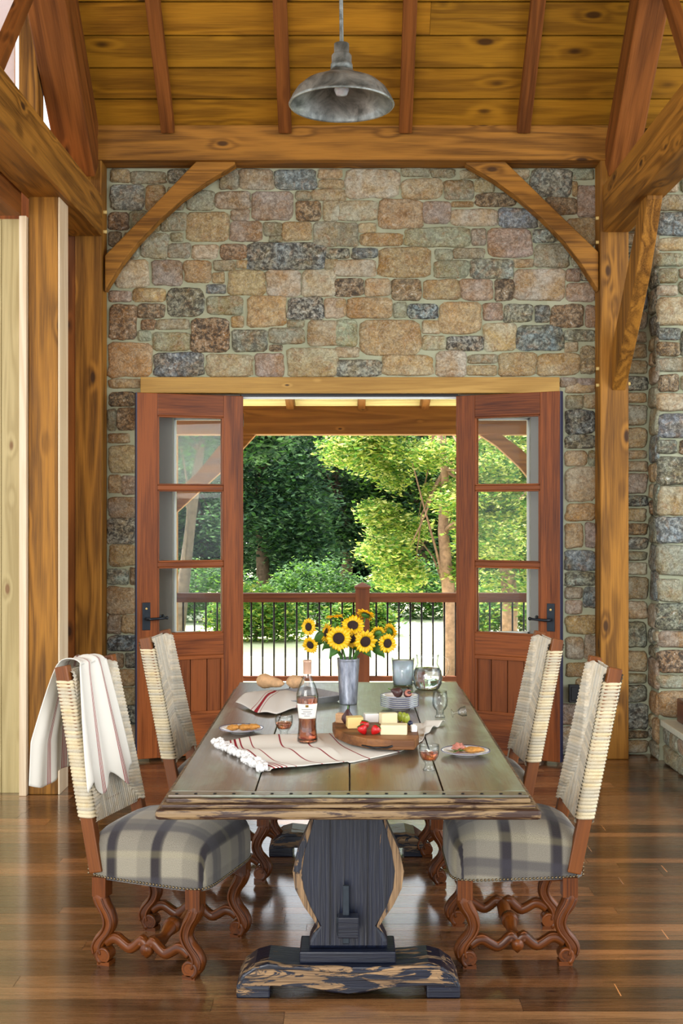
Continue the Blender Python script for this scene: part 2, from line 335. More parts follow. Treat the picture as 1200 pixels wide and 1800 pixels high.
M['leaf'] = leafmat('leaf'); M['bark'] = plain('bark', C(150, 130, 116), .9, nz=.4, nsc=14, bst=.8, tint=True)
q = N('lawn_grass'); g = q.attr('g').outputs['Vector']; a = q.noise(g, .5, 4, .6); b = q.noise(g, 14, 3, .7)
q.bsdf(Base_Color=q.mix(q.mapr(a, .35, .65), C(208, 214, 164), C(238, 236, 210)), Roughness=.9, Normal=q.bump(b, .5, .05)); M['lawn'] = q.m

# ------------------------------------------------------------------ floor and ceiling
mb = MB(); y = -4.0
while y < 8.05:
    wd = random.choice([.075, .1, .125, .125, .15]); x = -6-random.random()*2
    while x < 6:
        L = random.uniform(.9, 2.6); v = random.choice([.4, .6, .8, 1.0, 1.2, 1.7]); hu = random.uniform(-.1, .1)
        mb.box(x, y, -.03, x+L-.0015, y+wd-.0015, 0, 0, (v*(1+hu), v, v*(1-hu*.8))); x += L
    y += wd
mb.box(-6, -4, -.08, 6, 8.05, -.029, 0, (.2, .2, .2))
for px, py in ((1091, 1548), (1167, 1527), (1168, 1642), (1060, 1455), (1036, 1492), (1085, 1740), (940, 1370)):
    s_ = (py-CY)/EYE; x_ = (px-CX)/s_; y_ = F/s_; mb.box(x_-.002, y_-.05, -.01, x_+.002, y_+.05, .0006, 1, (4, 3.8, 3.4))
struct(obj('floor', mb, M['floor'], bevel=0))
SL = .95; YB = 7.87; ZC = 4.178
cs = math.cos(math.atan(SL)); sn = math.sin(math.atan(SL))
def roofpt(x, Y): return Vector((x, Y, ZC+SL*(YB-Y)))
def roof(mb, x0, x1, Y0, Y1, sw=0.21):
    d = Vector((0, -cs, sn)); n = Vector((0, sn, cs)); L = (Y0-Y1)/cs; k = 0; s_ = 0
    while s_ < L:
        x = x0-random.uniform(0, 1)
        x = x0
        while x < x1-.01:
            l = min(random.uniform(2.2, 5), x1-x); v = random.uniform(.85, 1.12)
            c = roofpt(0, Y0)+d*(s_+sw/2)+n*.012; c.x = x+l/2
            Mx = Matrix((Vector((1, 0, 0)), d, n)).transposed().to_4x4(); Mx.translation = c
            mb.obox(Mx, l-.002, sw-.011, .022, 0, (v, v*random.uniform(.96, 1.03), v)); x += l
        s_ += sw
mb = MB(); roof(mb, -1.80, 6, YB+.02, 3.4); roof(mb, -6, -1.82, 7.05, 3.4)
d = Vector((0, -cs, sn)); n = Vector((0, sn, cs))
for (x0, x1, Y0) in ((-1.8, 6, YB+.1), (-6, -1.82, 7.05)):
    L = (Y0-3.4)/cs; Mx = Matrix((Vector((1, 0, 0)), d, n)).transposed().to_4x4(); c = roofpt((x0+x1)/2, Y0)+d*L/2+n*.045; Mx.translation = c
    mb.obox(Mx, x1-x0, L, .03, 0, (.4, .4, .4))
zr = ZC+SL*(YB-3.4)
mb.beam((0, 3.4, zr), (0, -1.2, zr-SL*4.6), 12, .05, (0, 0, 1), (1, 1, 1))
struct(obj('ceiling', mb, M['plank']))

# ------------------------------------------------------------------ timber frame
def timber(name, label, cat, mb, mat='beam', group=None, bevel=.006): return tag(obj(name, mb, M[mat], bevel=bevel), label, cat, group)
G = 'timbers of the frame'
def bx(*a, **k): return MB().box(*a, **k)
timber('cross_beam', 'long horizontal timber beam above the stone wall, under the ceiling boards', 'beam', bx(-1.72, 7.86, 3.945, 1.71, 8.05, 4.178))
for xc, where in ((-1.185, 'leftmost of the four slim rafters'), (-.415, 'slim rafter just left of the pendant lamp rod'), (.375, 'slim rafter just right of the pendant lamp'), (1.15, 'rightmost slim rafter, next to the heavy right rafter')):
    a = roofpt(xc, YB)+Vector((0, 0, -.03)); b = roofpt(xc, 3.6)+Vector((0, 0, -.03))
    timber('rafter', 'sloping brown ceiling '+where, 'rafter', MB().beam(a, b, .085, .10), 'beam_dark', 'slim ceiling rafters')
def prafter(x0, x1, lab):
    z0 = 3.70; dz = .24
    a = Vector(((x0+x1)/2, 7.86, z0+.20)); b = a+Vector((0, -4.1, 4.1*SL))
    timber('heavy_rafter', lab, 'rafter', MB().beam(a, b, x1-x0, .25), 'beam_dark', None, .01)
prafter(-1.88, -1.645, 'heavy sloping timber rising from the left tie beam'); prafter(1.69, 1.87, 'heavy sloping timber rising from the right tie beam')
timber('rafter', 'sloping rafter tight against the ceiling boards above the heavy left timber', 'rafter', MB().beam(roofpt(-1.71, YB)+Vector((0, 0, -.06)), roofpt(-1.71, 3.6)+Vector((0, 0, -.06)), .13, .16), 'beam_dark')
timber('tie_beam', 'left tie beam running from the stone wall towards the viewer', 'beam', bx(-1.86, -1.0, 3.447, -1.62, 7.87, 3.712))
timber('tie_beam', 'right tie beam running from the stone wall towards the viewer above the knee brace', 'beam', bx(1.678, -1.0, 3.473, 1.85, 7.87, 3.785))
timber('strut', 'slanting strut above the left tie beam at the upper left corner', 'strut', MB().beam((-1.78, 5.86, 3.70), (-1.78, 6.66, 4.55), .07, .07), 'beam_dark')
timber('strut', 'slanting strut above the right tie beam at the upper right corner', 'strut', MB().beam((1.83, 6.2, 3.78), (1.83, 6.93, 4.72), .07, .07), 'beam_dark')
def pegs(par, pts, axis='x'):
    for p in pts:
        m_ = MB(); m_.tube([(p[0]-.018, p[1], p[2]), (p[0]+.018, p[1], p[2])] if axis == 'x' else [(p[0], p[1]-.018, p[2]), (p[0], p[1]+.018, p[2])], .012, 8)
        obj('peg', m_, M['peg'], par)
def peg_post(label, x0, x1, pts):
    r = thing('timber_post', label, 'post'); obj('shaft', bx(x0, YB, 0, x1, 8.05, 3.96, 2), M['beam'], r, bevel=.008)
    pegs(r, pts); return r
peg_post('timber post at the left edge of the stone wall, behind the draped chair', -1.80, -1.625, [(-1.62, 7.93, 3.62), (-1.62, 7.93, 3.49)])
peg_post('timber post at the right edge of the stone wall, carrying the knee brace', 1.66, 1.847, [(1.66, 7.93, 3.58), (1.66, 7.93, 3.42), (1.66, 7.92, 2.58), (1.66, 7.92, 2.47), (1.85, 7.92, 2.60), (1.85, 7.92, 2.48)])
timber('timber_post', 'wide knotty timber post on the far left beside the pale pine wall', 'post', bx(-1.843, 6.887, 0, -1.675, 7.07, 3.45, 2), 'beam')
tag(obj('daylit_side_board', bx(-1.674, 6.89, 0, -1.664, 7.10, 3.447, 2), M['trim'], bevel=.003), 'pale added board standing for the daylit side of the wide far-left post', 'added board')  # daylight on the post side, put in as a thin pale board
timber('timber_post', 'short upright timber above the left tie beam beside the bright gap', 'post', bx(-2.0, 7.25, 3.712, -1.885, 7.40, 4.9, 2), 'beam')
# arched braces at wall
def pxs(l, Y): return [(P(a, b, Y).x, P(a, b, Y).z) for a, b in l]
lb = [(184, 511), (214, 462), (243, 425), (280, 386), (320, 350), (365, 318), (413, 289), (413, 283), (345, 283), (265, 366), (184, 449)]
rb = [(1052, 511), (1020, 461), (990, 422), (952, 383), (912, 348), (868, 316), (819, 288), (819, 283), (887, 283), (968, 362), (1052, 443)]
for l, nm in ((lb, 'left'), (rb, 'right')):
    timber('curved_brace', 'curved timber brace across the upper %s corner of the stone wall' % nm, 'brace', MB().prism(pxs(l, 7.9), 7.9, 8.0), 'beam', 'arched braces on the stone wall')
kb = [(7.87, 2.43), (7.66, 2.62), (7.42, 2.85), (7.2, 3.08), (7.03, 3.32), (6.94, 3.45), (6.94, 3.475), (7.10, 3.475), (7.3, 3.28), (7.6, 2.98), (7.87, 2.72)]
kn_ = timber('knee_brace', 'curved knee brace from the right post up to the right tie beam', 'brace', MB().prism(kb, 1.735, 1.825, 'yz', 1), 'beam')

# ------------------------------------------------------------------ stone wall
PAL = {'o': (C(186, 164, 122), .3), 't': (C(188, 178, 146), .2), 'w': (C(196, 192, 168), .2), 'g': (C(162, 166, 142), .3), 's': (C(168, 178, 166), 1.0),
       'b': (C(142, 158, 164), .95), 'k': (C(144, 152, 138), .9), 'd': (C(164, 144, 112), .9), 'm': (C(176, 164, 148), .4)}
def stone(mb, p00, p10, p01, p11, code, depth, face, j=.06):
    """rounded stone: quad corners in wall (u,v); face(u,v,h)->3D"""
    base, wr = PAL[code]; k = random.uniform(1.0, 1.3); col = tuple(min(.95, c*k*random.uniform(.95, 1.05)) for c in base)
    n = 28; ex = random.uniform(5, 11); off = Vector([random.uniform(-30, 30) for _ in range(3)]); vs = []; gs = []; sd = random.uniform(0, 100)
    w_ = abs(p10[0]-p00[0]); h_ = abs(p01[1]-p00[1]); mn = min(w_, h_)
    pts = [Vector((p[0]+random.uniform(-j, j)*min(w_, .2), p[1]+random.uniform(-j, j)*min(h_, .2))) for p in (p00, p10, p01, p11)]
    tilt = (random.uniform(-.12, .12), random.uniform(-.12, .12)); rings = [(1.01, 0), (1.0, .4), (1-.012/max(mn, .05), .78), (1-.022/max(mn, .06), .95), (.62, 1.0), (.3, 1.0)]
    for r, hh in rings:
        for i in range(n):
            a = 2*math.pi*i/n; ca, sa = math.cos(a), math.sin(a); q = (abs(ca)**ex+abs(sa)**ex)**(-1/ex)
            wob = 1+.09*noise.noise(Vector((ca*2.2, sa*2.2, sd)))
            x, y_ = (ca*q*r*wob+1)/2, (sa*q*r*wob+1)/2
            p = (pts[0]*(1-x)+pts[1]*x)*(1-y_)+(pts[2]*(1-x)+pts[3]*x)*y_
            hz = depth*hh*(1+tilt[0]*(x-.5)*2+tilt[1]*(y_-.5)*2)+(.010*noise.noise(Vector((p.x*14, p.y*14, sd))) if hh > .5 else 0)
            vs.append(face(p.x, p.y, hz)); gs.append(Vector((p.x, p.y, hz))+off)
    c = (pts[0]+pts[1]+pts[2]+pts[3])/4; vs.append(face(c.x, c.y, depth*1.02)); gs.append(Vector((c.x, c.y, depth))+off)
    m_ = len(rings); fs = [(i*n+k2, i*n+(k2+1) % n, (i+1)*n+(k2+1) % n, (i+1)*n+k2) for i in range(m_-1) for k2 in range(n)]
    fs += [((m_-1)*n+k2, (m_-1)*n+(k2+1) % n, len(vs)-1) for k2 in range(n)]
    mb.add(vs, fs, gs, col, wr*random.uniform(.75, 1.15), 1, True)
def pack(mb, u0, u1, v0, v1, face, depth=.03, wmin=.1, wmax=.32, hmin=.08, hmax=.2):
    v = v0
    while v < v1-.03:
        h = random.uniform(hmin, hmax)
        if v1-v-h < hmin: h = v1-v
        u = u0
        while u < u1-.03:
            wd = random.uniform(wmin, wmax)
            if u1-u-wd < wmin*.8: wd = u1-u
            gp = .006
            if h > .15 and wd < .2 and random.random() < .5:
                hs = h*random.uniform(.4, .6)
                for a, b in ((v, v+hs), (v+hs, v+h)): stone(mb, (u+gp, a+gp), (u+wd-gp, a+gp), (u+gp, b-gp), (u+wd-gp, b-gp), random.choice('ottwggsbkdm'), depth, face)
            else: stone(mb, (u+gp, v+gp), (u+wd-gp, v+gp), (u+gp, v+h-gp), (u+wd-gp, v+h-gp), random.choice('ottwggsbkdmo'), depth*random.uniform(.8, 1.2), face)
            u += wd
        v += h
YW = 8.06
def wf(u, v, h): return Vector((u, YW-h, v))
L5 = """35,45,130,105,o 135,55,300,110,g 310,45,400,110,k 400,45,470,110,g 560,45,650,135,g 650,45,820,140,m 822,45,1025,140,b 1035,45,1150,88,t 35,120,200,235,s 205,120,300,240,o
310,130,390,235,g 400,150,530,240,g 535,150,710,235,m 712,150,915,290,m 925,150,1000,190,g 1035,92,1160,135,t 1000,140,1160,192,t 930,198,1045,290,d 1055,195,1135,290,w 25,250,120,335,d 125,245,215,330,g
220,250,275,340,g 280,250,400,340,g 402,250,605,388,o 615,240,705,290,m 612,292,765,390,m 770,300,860,362,g 862,300,1000,388,o 1005,295,1140,412,g 25,345,90,415,d 100,345,170,470,g 25,425,90,520,g 180,350,310,470,g 325,350,385,392,g
315,400,420,470,g 430,408,550,475,t 565,408,682,475,d 690,400,1070,525,b 800,365,860,393,g 1078,425,1180,470,s 60,475,215,608,w 235,480,385,600,m 392,478,515,590,o 530,482,635,530,g 640,480,690,518,t 525,540,580,590,o
598,530,778,645,o 785,530,952,655,w 958,525,1120,660,w 1065,478,1130,520,t 28,630,130,680,m 145,615,298,678,o 308,612,485,752,k 498,600,590,640,b 30,700,160,858,d 165,692,295,758,d 185,765,250,815,d 255,765,415,812,g
495,655,675,745,g 688,658,878,800,o 885,658,1055,762,s 1062,665,1160,758,t 235,825,420,915,g 425,755,605,918,d 618,750,675,805,t 620,820,790,918,k 800,810,965,882,g 885,770,965,800,g 980,770,1140,890,t 798,888,860,918,d
30,875,235,1040,o 245,928,490,1042,b 500,935,715,1042,t 730,930,865,1040,m 885,900,1135,1042,t 170,820,228,868,g 30,1052,180,1095,t"""
L6 = """20,40,270,175,w 275,35,405,75,g 410,40,525,80,g 545,45,640,82,t 275,82,462,180,t 472,92,605,178,g 615,90,700,145,t 620,150,800,210,d -33,190,165,280,w 172,180,370,318,o 378,190,500,290,m 505,190,605,215,o
505,225,720,300,w 725,220,900,310,b 80,290,160,332,t 85,338,285,395,o 290,312,590,400,g 600,315,660,390,m 668,312,875,448,m 880,320,980,378,s -40,290,72,395,g -33,410,38,450,s 890,385,1050,490,g 45,405,165,450,b 170,408,415,540,o
430,410,510,457,g 515,405,660,450,g -40,460,160,535,w 430,462,585,540,g 592,457,790,540,s 795,455,880,492,t 790,500,1025,645,w 1035,500,1100,556,m 1035,562,1165,648,m -30,545,103,625,d 110,548,225,622,t 228,548,362,645,d
380,550,540,642,o 548,545,695,642,m 705,550,790,645,d 28,630,228,722,o -30,640,18,720,o 240,655,295,722,g 300,665,440,728,b 450,655,645,798,o 650,658,740,735,m 750,662,880,740,s 890,668,955,745,b 962,665,1112,765,d 1120,665,1168,770,m
-30,735,75,855,g 88,735,362,895,o 370,740,450,795,t 378,808,475,870,w 480,810,650,875,s 655,750,800,878,w 808,760,1020,875,b 1030,780,1168,830,s 1025,838,1085,880,t -30,862,78,905,t 192,900,425,992,t 435,880,578,992,w
585,895,718,935,g 575,945,712,988,o 720,885,895,990,o 905,890,1090,990,t 1098,855,1168,985,d -30,920,185,992,s 1005,1000,1080,1040,m 1085,1005,1168,1040,m 868,38,1058,165,s 1065,40,1160,90,g 1088,115,1165,260,m 1062,100,1085,165,o
940,172,1080,250,d 1025,265,1165,400,o 750,40,860,90,t 800,100,865,160,g 900,260,1015,310,g 985,320,1020,370,g 1060,410,1165,490,g 1100,500,1165,555,s"""
L7 = """30,105,150,175,d 70,185,160,290,d 22,185,62,290,g 28,305,130,350,o 25,365,160,495,o 25,508,85,590,o 90,510,158,600,m 22,610,160,705,m 20,715,158,832,s 28,842,158,940,o 20,955,125,1030,s 130,950,160,1030,d 20,1045,158,1170,o 22,1178,85,1265,m 90,1178,158,1265,o 20,1275,158,1350,b 20,1362,100,1430,m 105,1362,158,1430,k 20,1440,158,1520,o 20,1530,158,1610,t"""
L8 = """1030,60,1165,105,t 1030,115,1110,175,g 1115,112,1168,175,t 1030,185,1170,290,b 1030,298,1170,360,s 1030,372,1130,438,t 1135,372,1170,438,g 1030,450,1170,602,t 1032,615,1165,695,o 1032,705,1110,815,o 1120,702,1170,812,m 1030,828,1170,918,b 1030,928,1170,990,s 1030,1000,1105,1050,m 1112,1000,1170,1090,b 1032,1058,1105,1120,m 1032,1130,1170,1212,o 1032,1225,1110,1325,m 1118,1222,1170,1325,m 1032,1345,1140,1410,o 1080,1420,1170,1500,t 1080,1510,1170,1600,m"""
mb = MB()
for txt, ox, oy, k in ((L5, 180, 280, 2.727), (L6, 600, 280, 2.609), (L7, 180, 650, 2.727), (L8, 600, 650, 2.609)):
    for it in txt.split():
        a, b, c, d_, cd = it.split(','); a, b, c, d_ = [float(t_) for t_ in (a, b, c, d_)]
        p = P(ox+a/k, oy+b/k, 8.03); q_ = P(ox+c/k, oy+d_/k, 8.03); e_ = .004
        stone(mb, (p.x-e_, q_.z-e_), (q_.x+e_, q_.z-e_), (p.x-e_, p.z+e_), (q_.x+e_, p.z+e_), cd, .024, wf, .045)
pack(mb, 1.85, 2.02, 0, 3.9, wf, .035)
pack(mb, -1.62, -1.4, 0.0, .34, wf); pack(mb, 1.4, 1.68, 0, .34, wf)
# mortar backing with the opening left free
OX, OZ = 1.34, 2.44
for bxx in ((-1.8, 8.055, 0, -OX, 8.30, 4.1), (OX, 8.055, 0, 2.039, 8.30, 4.1), (-OX, 8.055, OZ, OX, 8.30, 4.1)): mb.box(*bxx, rnd=False)
struct(obj('wall_back', mb, [M['mortar'], M['stone']]))
# chimney breast and hearth at the right
mb = MB(); XC = 2.02; YCf = 7.83
mb.box(XC+.02, YCf+.02, 0, 6, 8.30, 4.08, rnd=False)
pack(mb, XC, 3.0, .27, 4.08, lambda u, v, h: Vector((u, YCf+.02-h, v)), .035, .14, .34, .1, .22)
pack(mb, YCf, 8.05, 0, 4.08, lambda u, v, h: Vector((XC+.02-h, u, v)), .025, .1, .2, .1, .22)
ch = tag(obj('stone_chimney', mb, [M['mortar'], M['stone']]), 'stone chimney breast at the right edge of the room', 'chimney')
r = thing('hearth', 'raised stone hearth with a pale slab at the lower right edge', 'hearth')
mb = MB(); mb.box(2.07, 6.2, 0, 4.5, 7.80, .235, rnd=False); pack(mb, 6.2, 7.80, 0, .235, lambda u, v, h: Vector((2.07-h, u, v)), .025, .14, .3, .1, .13)
obj('base', mb, [M['mortar'], M['stone']], r)
obj('slab', bx(2.035, 6.2, .235, 4.5, 7.80, .275, col=(.95, .95, .9)), plain('limestone_slab', C(206, 206, 184), .6, nz=.1), r, bevel=.006)
mb = MB(); mb.box(2.12, 7.0, .277, 2.6, 7.72, .43); r = tag(obj('wooden_box', mb, M['darkwood'], bevel=.01), 'reddish wooden box on the hearth at the right edge', 'box')
obj('drawer_front', MB().box(2.112, 7.06, .30, 2.12, 7.66, .41), M['darkwood'], r, bevel=.003)
mb = MB(); mb.box(1.475, 7.985, .355, 1.545, 8.02, .475); mb.box(1.488, 7.98, .37, 1.532, 7.986, .46)
tag(obj('outlet_box', mb, M['black'], bevel=.003), 'small black outlet box low on the stone wall between chair and right post', 'outlet')

# left wall pieces
mb = MB(); x = -6.0
while x < -1.89:
    mb.box(x, 6.93, 0, min(x+.19, -1.89)-.002, 6.96, 3.33, 2, (1, 1, 1)); x += .19
struct(obj('wall_left', mb, M['pine'], bevel=.002))
struct(obj('trim_1', bx(-1.888, 6.85, 0, -1.846, 6.96, 3.33, 2), M['trim'], bevel=.004))
struct(obj('trim_2', bx(-6, 7.88, 0, -1.802, 8.05, 3.9, 2), M['beam_dark']))
mb = MB(); mb.box(-2.05, 0.0, 3.33, -1.875, 6.86, 3.476, 1)
timber('header_beam', 'lower header beam under the left tie beam above the pale pine wall', 'beam', mb, 'beam_dark')
mb = MB(); x = -6.0
while x < -2.08:
    mb.box(x, 7.34, 3.5, min(x+.16, -2.05)-.002, 7.37, 7.5, 2); x += .16
struct(obj('wall_upper', mb, M['plaster']))
obj_ = bx(-2.065, 7.34, 3.7, -2.005, 7.345, 5.0); struct(obj('window_1', obj_, M['pane']))

# ------------------------------------------------------------------ lintel, opening frame, sidelights
struct(obj('trim_3', bx(P(247, 0, 8.0).x, 7.99, P(0, 691, 8).z, P(983, 0, 8).x, 8.3, P(0, 663, 8).z, 0), M['lintel'], bevel=.004))
struct(obj('trim_4', bx(-.72, 8.05, 2.41, .74, 8.22, 2.45), M['black']))
struct(obj('trim_5', bx(-.72, 8.08, 2.396, .74, 8.12, 2.409), M['white_paint']))
def sidelight(nm, x0, x1, g0, g1):
    mb = MB(); zb, zt = .80, 2.27
    mb.box(x0, 8.10, 0, g0, 8.28, OZ).box(g1, 8.10, 0, x1, 8.28, OZ).box(g0, 8.10, 0, g1, 8.28, zb).box(g0, 8.10, zt, g1, 8.28, OZ)
    o = struct(obj(nm, mb, M['grey_paint'], bevel=.003))
    m2 = MB(); t_ = .012
    for b in ((g0, 8.16, zb, g0+t_, 8.2, zt), (g1-t_, 8.16, zb, g1, 8.2, zt), (g0, 8.16, zb, g1, 8.2, zb+t_), (g0, 8.16, zt-t_, g1, 8.2, zt)): m2.box(*b)
    obj('window_sash', m2, M['white_paint'], o); obj('window_pane', MB().box(g0+t_, 8.178, zb+t_, g1-t_, 8.184, zt-t_), M['pane'], o)
sidelight('window_2', -OX, -.73, -1.19, -.86); sidelight('window_3', .75, OX, .86, 1.235)
def door(nm, hinge, outer, Wd, sgn):
    hx, hy = hinge; ox_, oy_ = outer; ang = math.atan2(oy_-hy, ox_-hx)
    o = bpy.data.objects.new(nm, None); COL.objects.link(o); o.location = (hx, hy, 0); o.rotation_euler = (0, 0, ang); struct(o)
    t_ = .022; H = 2.408
    # local x from hinge to free edge; y = thickness
    f = -1 if sgn < 0 else 1
    def part(name, *b, mat='mahogany', bv=.004, par=o, ax=None): return obj(name, MB().box(*b, axis=ax), M[mat], par, bevel=bv)
    st = .135
    part('stile', 0, -t_, .02, st, t_, H); part('stile', Wd-st, -t_, .02, Wd, t_, H)
    part('rail', st, -t_*.97, 2.262, Wd-st, t_*.97, H); part('rail', st, -t_*.97, .68, Wd-st, t_*.97, .825); part('rail', st, -t_*.97, .02, Wd-st, t_*.97, .29)
    for z in (1.79, 1.285): part('muntin', st, -.017, z-.016, Wd-st, .017, z+.016)
    for a, b in ((.825, 1.269), (1.301, 1.774), (1.806, 2.262)):
        part('glass_pane', st, -.003, a, Wd-st, .003, b, mat='pane', bv=0)
        m2 = MB()
        for y_ in (-.014, .014):
            for q_ in ((st, a, st+.012, b), (Wd-st-.012, a, Wd-st, b), (st, a, Wd-st, a+.010), (st, b-.010, Wd-st, b)): m2.box(q_[0], y_-.006, q_[1], q_[2], y_+.006, q_[3])
        obj('glazing_bead', m2, M['white_paint'] if a > 9 else M['mahogany'], o, bevel=.002)
    k = 4; ww = (Wd-2*st)/k
    m2 = MB()
    for i in range(k): m2.box(st+i*ww+.002, -.010, .29, st+(i+1)*ww-.002, .010, .68, axis=2, col=(random.uniform(.7, 1.0),)*3)
    obj('panel', m2, M['mahogany'], o, bevel=.004)
    m2 = MB()
    for y_ in (-.018, .018):
        m2.box(st, y_-.006, .655, Wd-st, y_+.006, .68).box(st, y_-.006, .29, Wd-st, y_+.006, .31)
        m2.box(st, y_-.006, .31, st+.018, y_+.006, .655).box(Wd-st-.018, y_-.006, .31, Wd-st, y_+.006, .655)
    obj('panel_moulding', m2, M['mahogany'], o, bevel=.003)
    part('edge_strip', Wd, -t_, .02, Wd+.006, t_, H, mat='blue_edge', bv=0)
    for s_ in (-1, 1):
        x_ = Wd-.06; h = part('handle_plate', x_-.026, s_*t_, .86, x_+.026, s_*(t_+.008), 1.04, mat='bronze', bv=.002)
        m2 = MB(); m2.tube([(x_, s_*t_, .935), (x_, s_*(t_+.05), .935), (x_-.02, s_*(t_+.058), .935), (x_-.09, s_*(t_+.055), .938), (x_-.125, s_*(t_+.045), .94)], [.01, .01, .010, .008, .009], 8)
        m2.ball((x_-.128, s_*(t_+.045), .94), .012); obj('lever', m2, M['bronze'], h)
        m2 = MB(); m2.tube([(x_, s_*(t_+.006), 1.0), (x_, s_*(t_+.012), 1.0)], .007, 10); obj('key_cylinder', m2, M['peg'], h)
    for z in (.2, .95, 1.6, 2.25):
        m2 = MB(); m2.tube([(0, 0, z-.045), (0, 0, z+.045)], .008, 8); obj('hinge', m2, M['bronze'], o)
door('door_1', (-.712, 8.04), (-1.378, 7.79), .715, 1)
door('door_2', (.732, 8.04), (1.362, 7.70), .725, -1)

# ------------------------------------------------------------------ porch
mb = MB(); y = 8.31
while y < 11.4: mb.box(-5, y, -.06, 5, y+.135, -.02, 0, (random.uniform(.9, 1.05),)*3); y += .14
struct(obj('porch_deck', mb, M['deck']))
YR = 11.0
timber('porch_beam', 'timber beam of the porch seen through the open doorway', 'beam', bx(-4.5, YR-.08, 2.34, 4.5, YR+.12, 2.60), 'porch')
for xc, nm in ((-1.67, 'left'), (1.86, 'right')):
    timber('porch_post', 'square porch post seen through the glass of the %s door' % nm, 'post', bx(xc-.09, YR-.08, -.06, xc+.09, YR+.1, 2.34), 'porch')
def pb(l, nm): timber('porch_brace', 'slanting brace under the porch beam seen through the %s door glass' % nm, 'brace', MB().prism([(P(a, b, YR).x, P(a, b, YR).z) for a, b in l], YR-.05, YR+.05), 'porch')
pb([(307, 905), (307, 868), (350, 828), (385, 785), (412, 759), (455, 759), (400, 820), (345, 870)], 'left')
pb([(950, 868), (912, 822), (872, 785), (843, 766), (838, 759), (872, 759), (915, 790), (950, 825)], 'right')
mb = MB()
for i in range(26):
    y = 8.3+i*.13; z0 = 3.35-(y-8.3)*.24
    mb.beam((-5, y+.065, z0), (5, y+.065, z0), .128, .02, (0, .24, 1), (1.35, 1.4, 1.3))
struct(obj('porch_ceiling', mb, M['pine']))
mb = None
for i, xc in enumerate((-1.65, -.42, .30, .90, 1.9)):
    xx = [-1.7, -.53, .12, .70, 1.8][i]
    timber('porch_rafter', 'porch rafter end above the porch beam, number %s' % i if 0 else ['porch rafter end above the left door glass', 'porch rafter end at the left of the doorway top', 'porch rafter end at the middle of the doorway top', 'porch rafter end at the right of the doorway top', 'porch rafter end above the right door glass'][i], 'rafter', MB().beam((xx, 8.35, 3.25), (xx, 11.6, 3.25-.24*3.25), .07, .13), 'porch', 'porch rafters')
rr = thing('porch_railing', 'wooden porch railing with thin black balusters beyond the doorway', 'railing', (0, YR, 0))
obj('top_rail', bx(-1.58, -.05, .845, 1.77, .05, .885), M['rail'], rr, bevel=.008); obj('top_rail', bx(-1.58, -.02, .80, 1.77, .02, .845), M['rail'], rr)
obj('bottom_rail', bx(-1.58, -.03, .075, 1.77, .03, .12), M['rail'], rr, bevel=.004)
pp = obj('rail_post', bx(.065, -.06, -.06, .195, .06, .93), M['rail'], rr, bevel=.005)
mb = MB(); mb.lathe([(.105, .93), (.105, .945), (.0, .985)], 4, (.13, 0, 0), smooth=False, M=Matrix.Rotation(R(45), 3, 'Z')); obj('post_cap', mb, M['rail'], pp)
xb = -1.52
while xb < 1.75:
    if abs(xb-.13) > .08:
        m2 = MB(); m2.tube([(xb, 0, .12), (xb, 0, .80)], .0085, 6); obj('baluster', m2, M['black'], rr)
    xb += .1045
# ------------------------------------------------------------------ garden
GZ = -.55
def gh(x, y): return GZ+.25*noise.noise(Vector((x*.08, y*.08, 1)))-.02*max(0, min(10, y-14))*0
mb = MB(); mb.grid(lambda u, v: (-45+90*u, 11.2+68*v, gh(-45+90*u, 11.2+68*v)), 60, 50)
struct(obj('ground', mb, M['lawn']))
def foliage(mb, blobs, n, size, cols, seed, flat=.5):
    rg = random.Random(seed); tot = sum(b[3]*b[4]*b[5] for b in blobs)**1
    wts = [(b[3]*b[4]*b[5])**.66 for b in blobs]
    for _ in range(n):
        b = rg.choices(blobs, wts)[0]
        while 1:
            p = Vector((rg.uniform(-1, 1), rg.uniform(-1, 1), rg.uniform(-1, 1)))
            if p.length < 1 and p.length > rg.random()*.75: break
        c = Vector((b[0]+p.x*b[3], b[1]+p.y*b[4], b[2]+p.z*b[5]))
        for _k in range(4):
            q = c+Vector((rg.gauss(0, 1), rg.gauss(0, 1), rg.gauss(0, .7)))*size*1.7
            a = rg.uniform(0, 6.283); d1 = Vector((math.cos(a), math.sin(a), rg.uniform(-.7, .3))).normalized()
            d2 = d1.cross(Vector((rg.gauss(0, .6), rg.gauss(0, .6), 1))).normalized(); s_ = size*rg.uniform(.7, 1.35)
            up = d1.cross(d2)*s_*.18
            col = rg.choice(cols); k2 = rg.uniform(.75, 1.2); col = tuple(x_*k2 for x_ in col)
            mb.add([q-d1*s_, q-d2*s_*.48+up, q+d1*s_, q+d2*s_*.48+up], [(0, 1, 2), (0, 2, 3)], None, col)
DK = [C(52, 84, 60), C(78, 112, 78), C(112, 146, 104), C(40, 64, 52)]; MD = [C(96, 140, 56), C(120, 164, 66), C(74, 118, 56)]; LT = [C(176, 190, 84), C(202, 208, 112), C(146, 172, 76), C(218, 220, 146)]
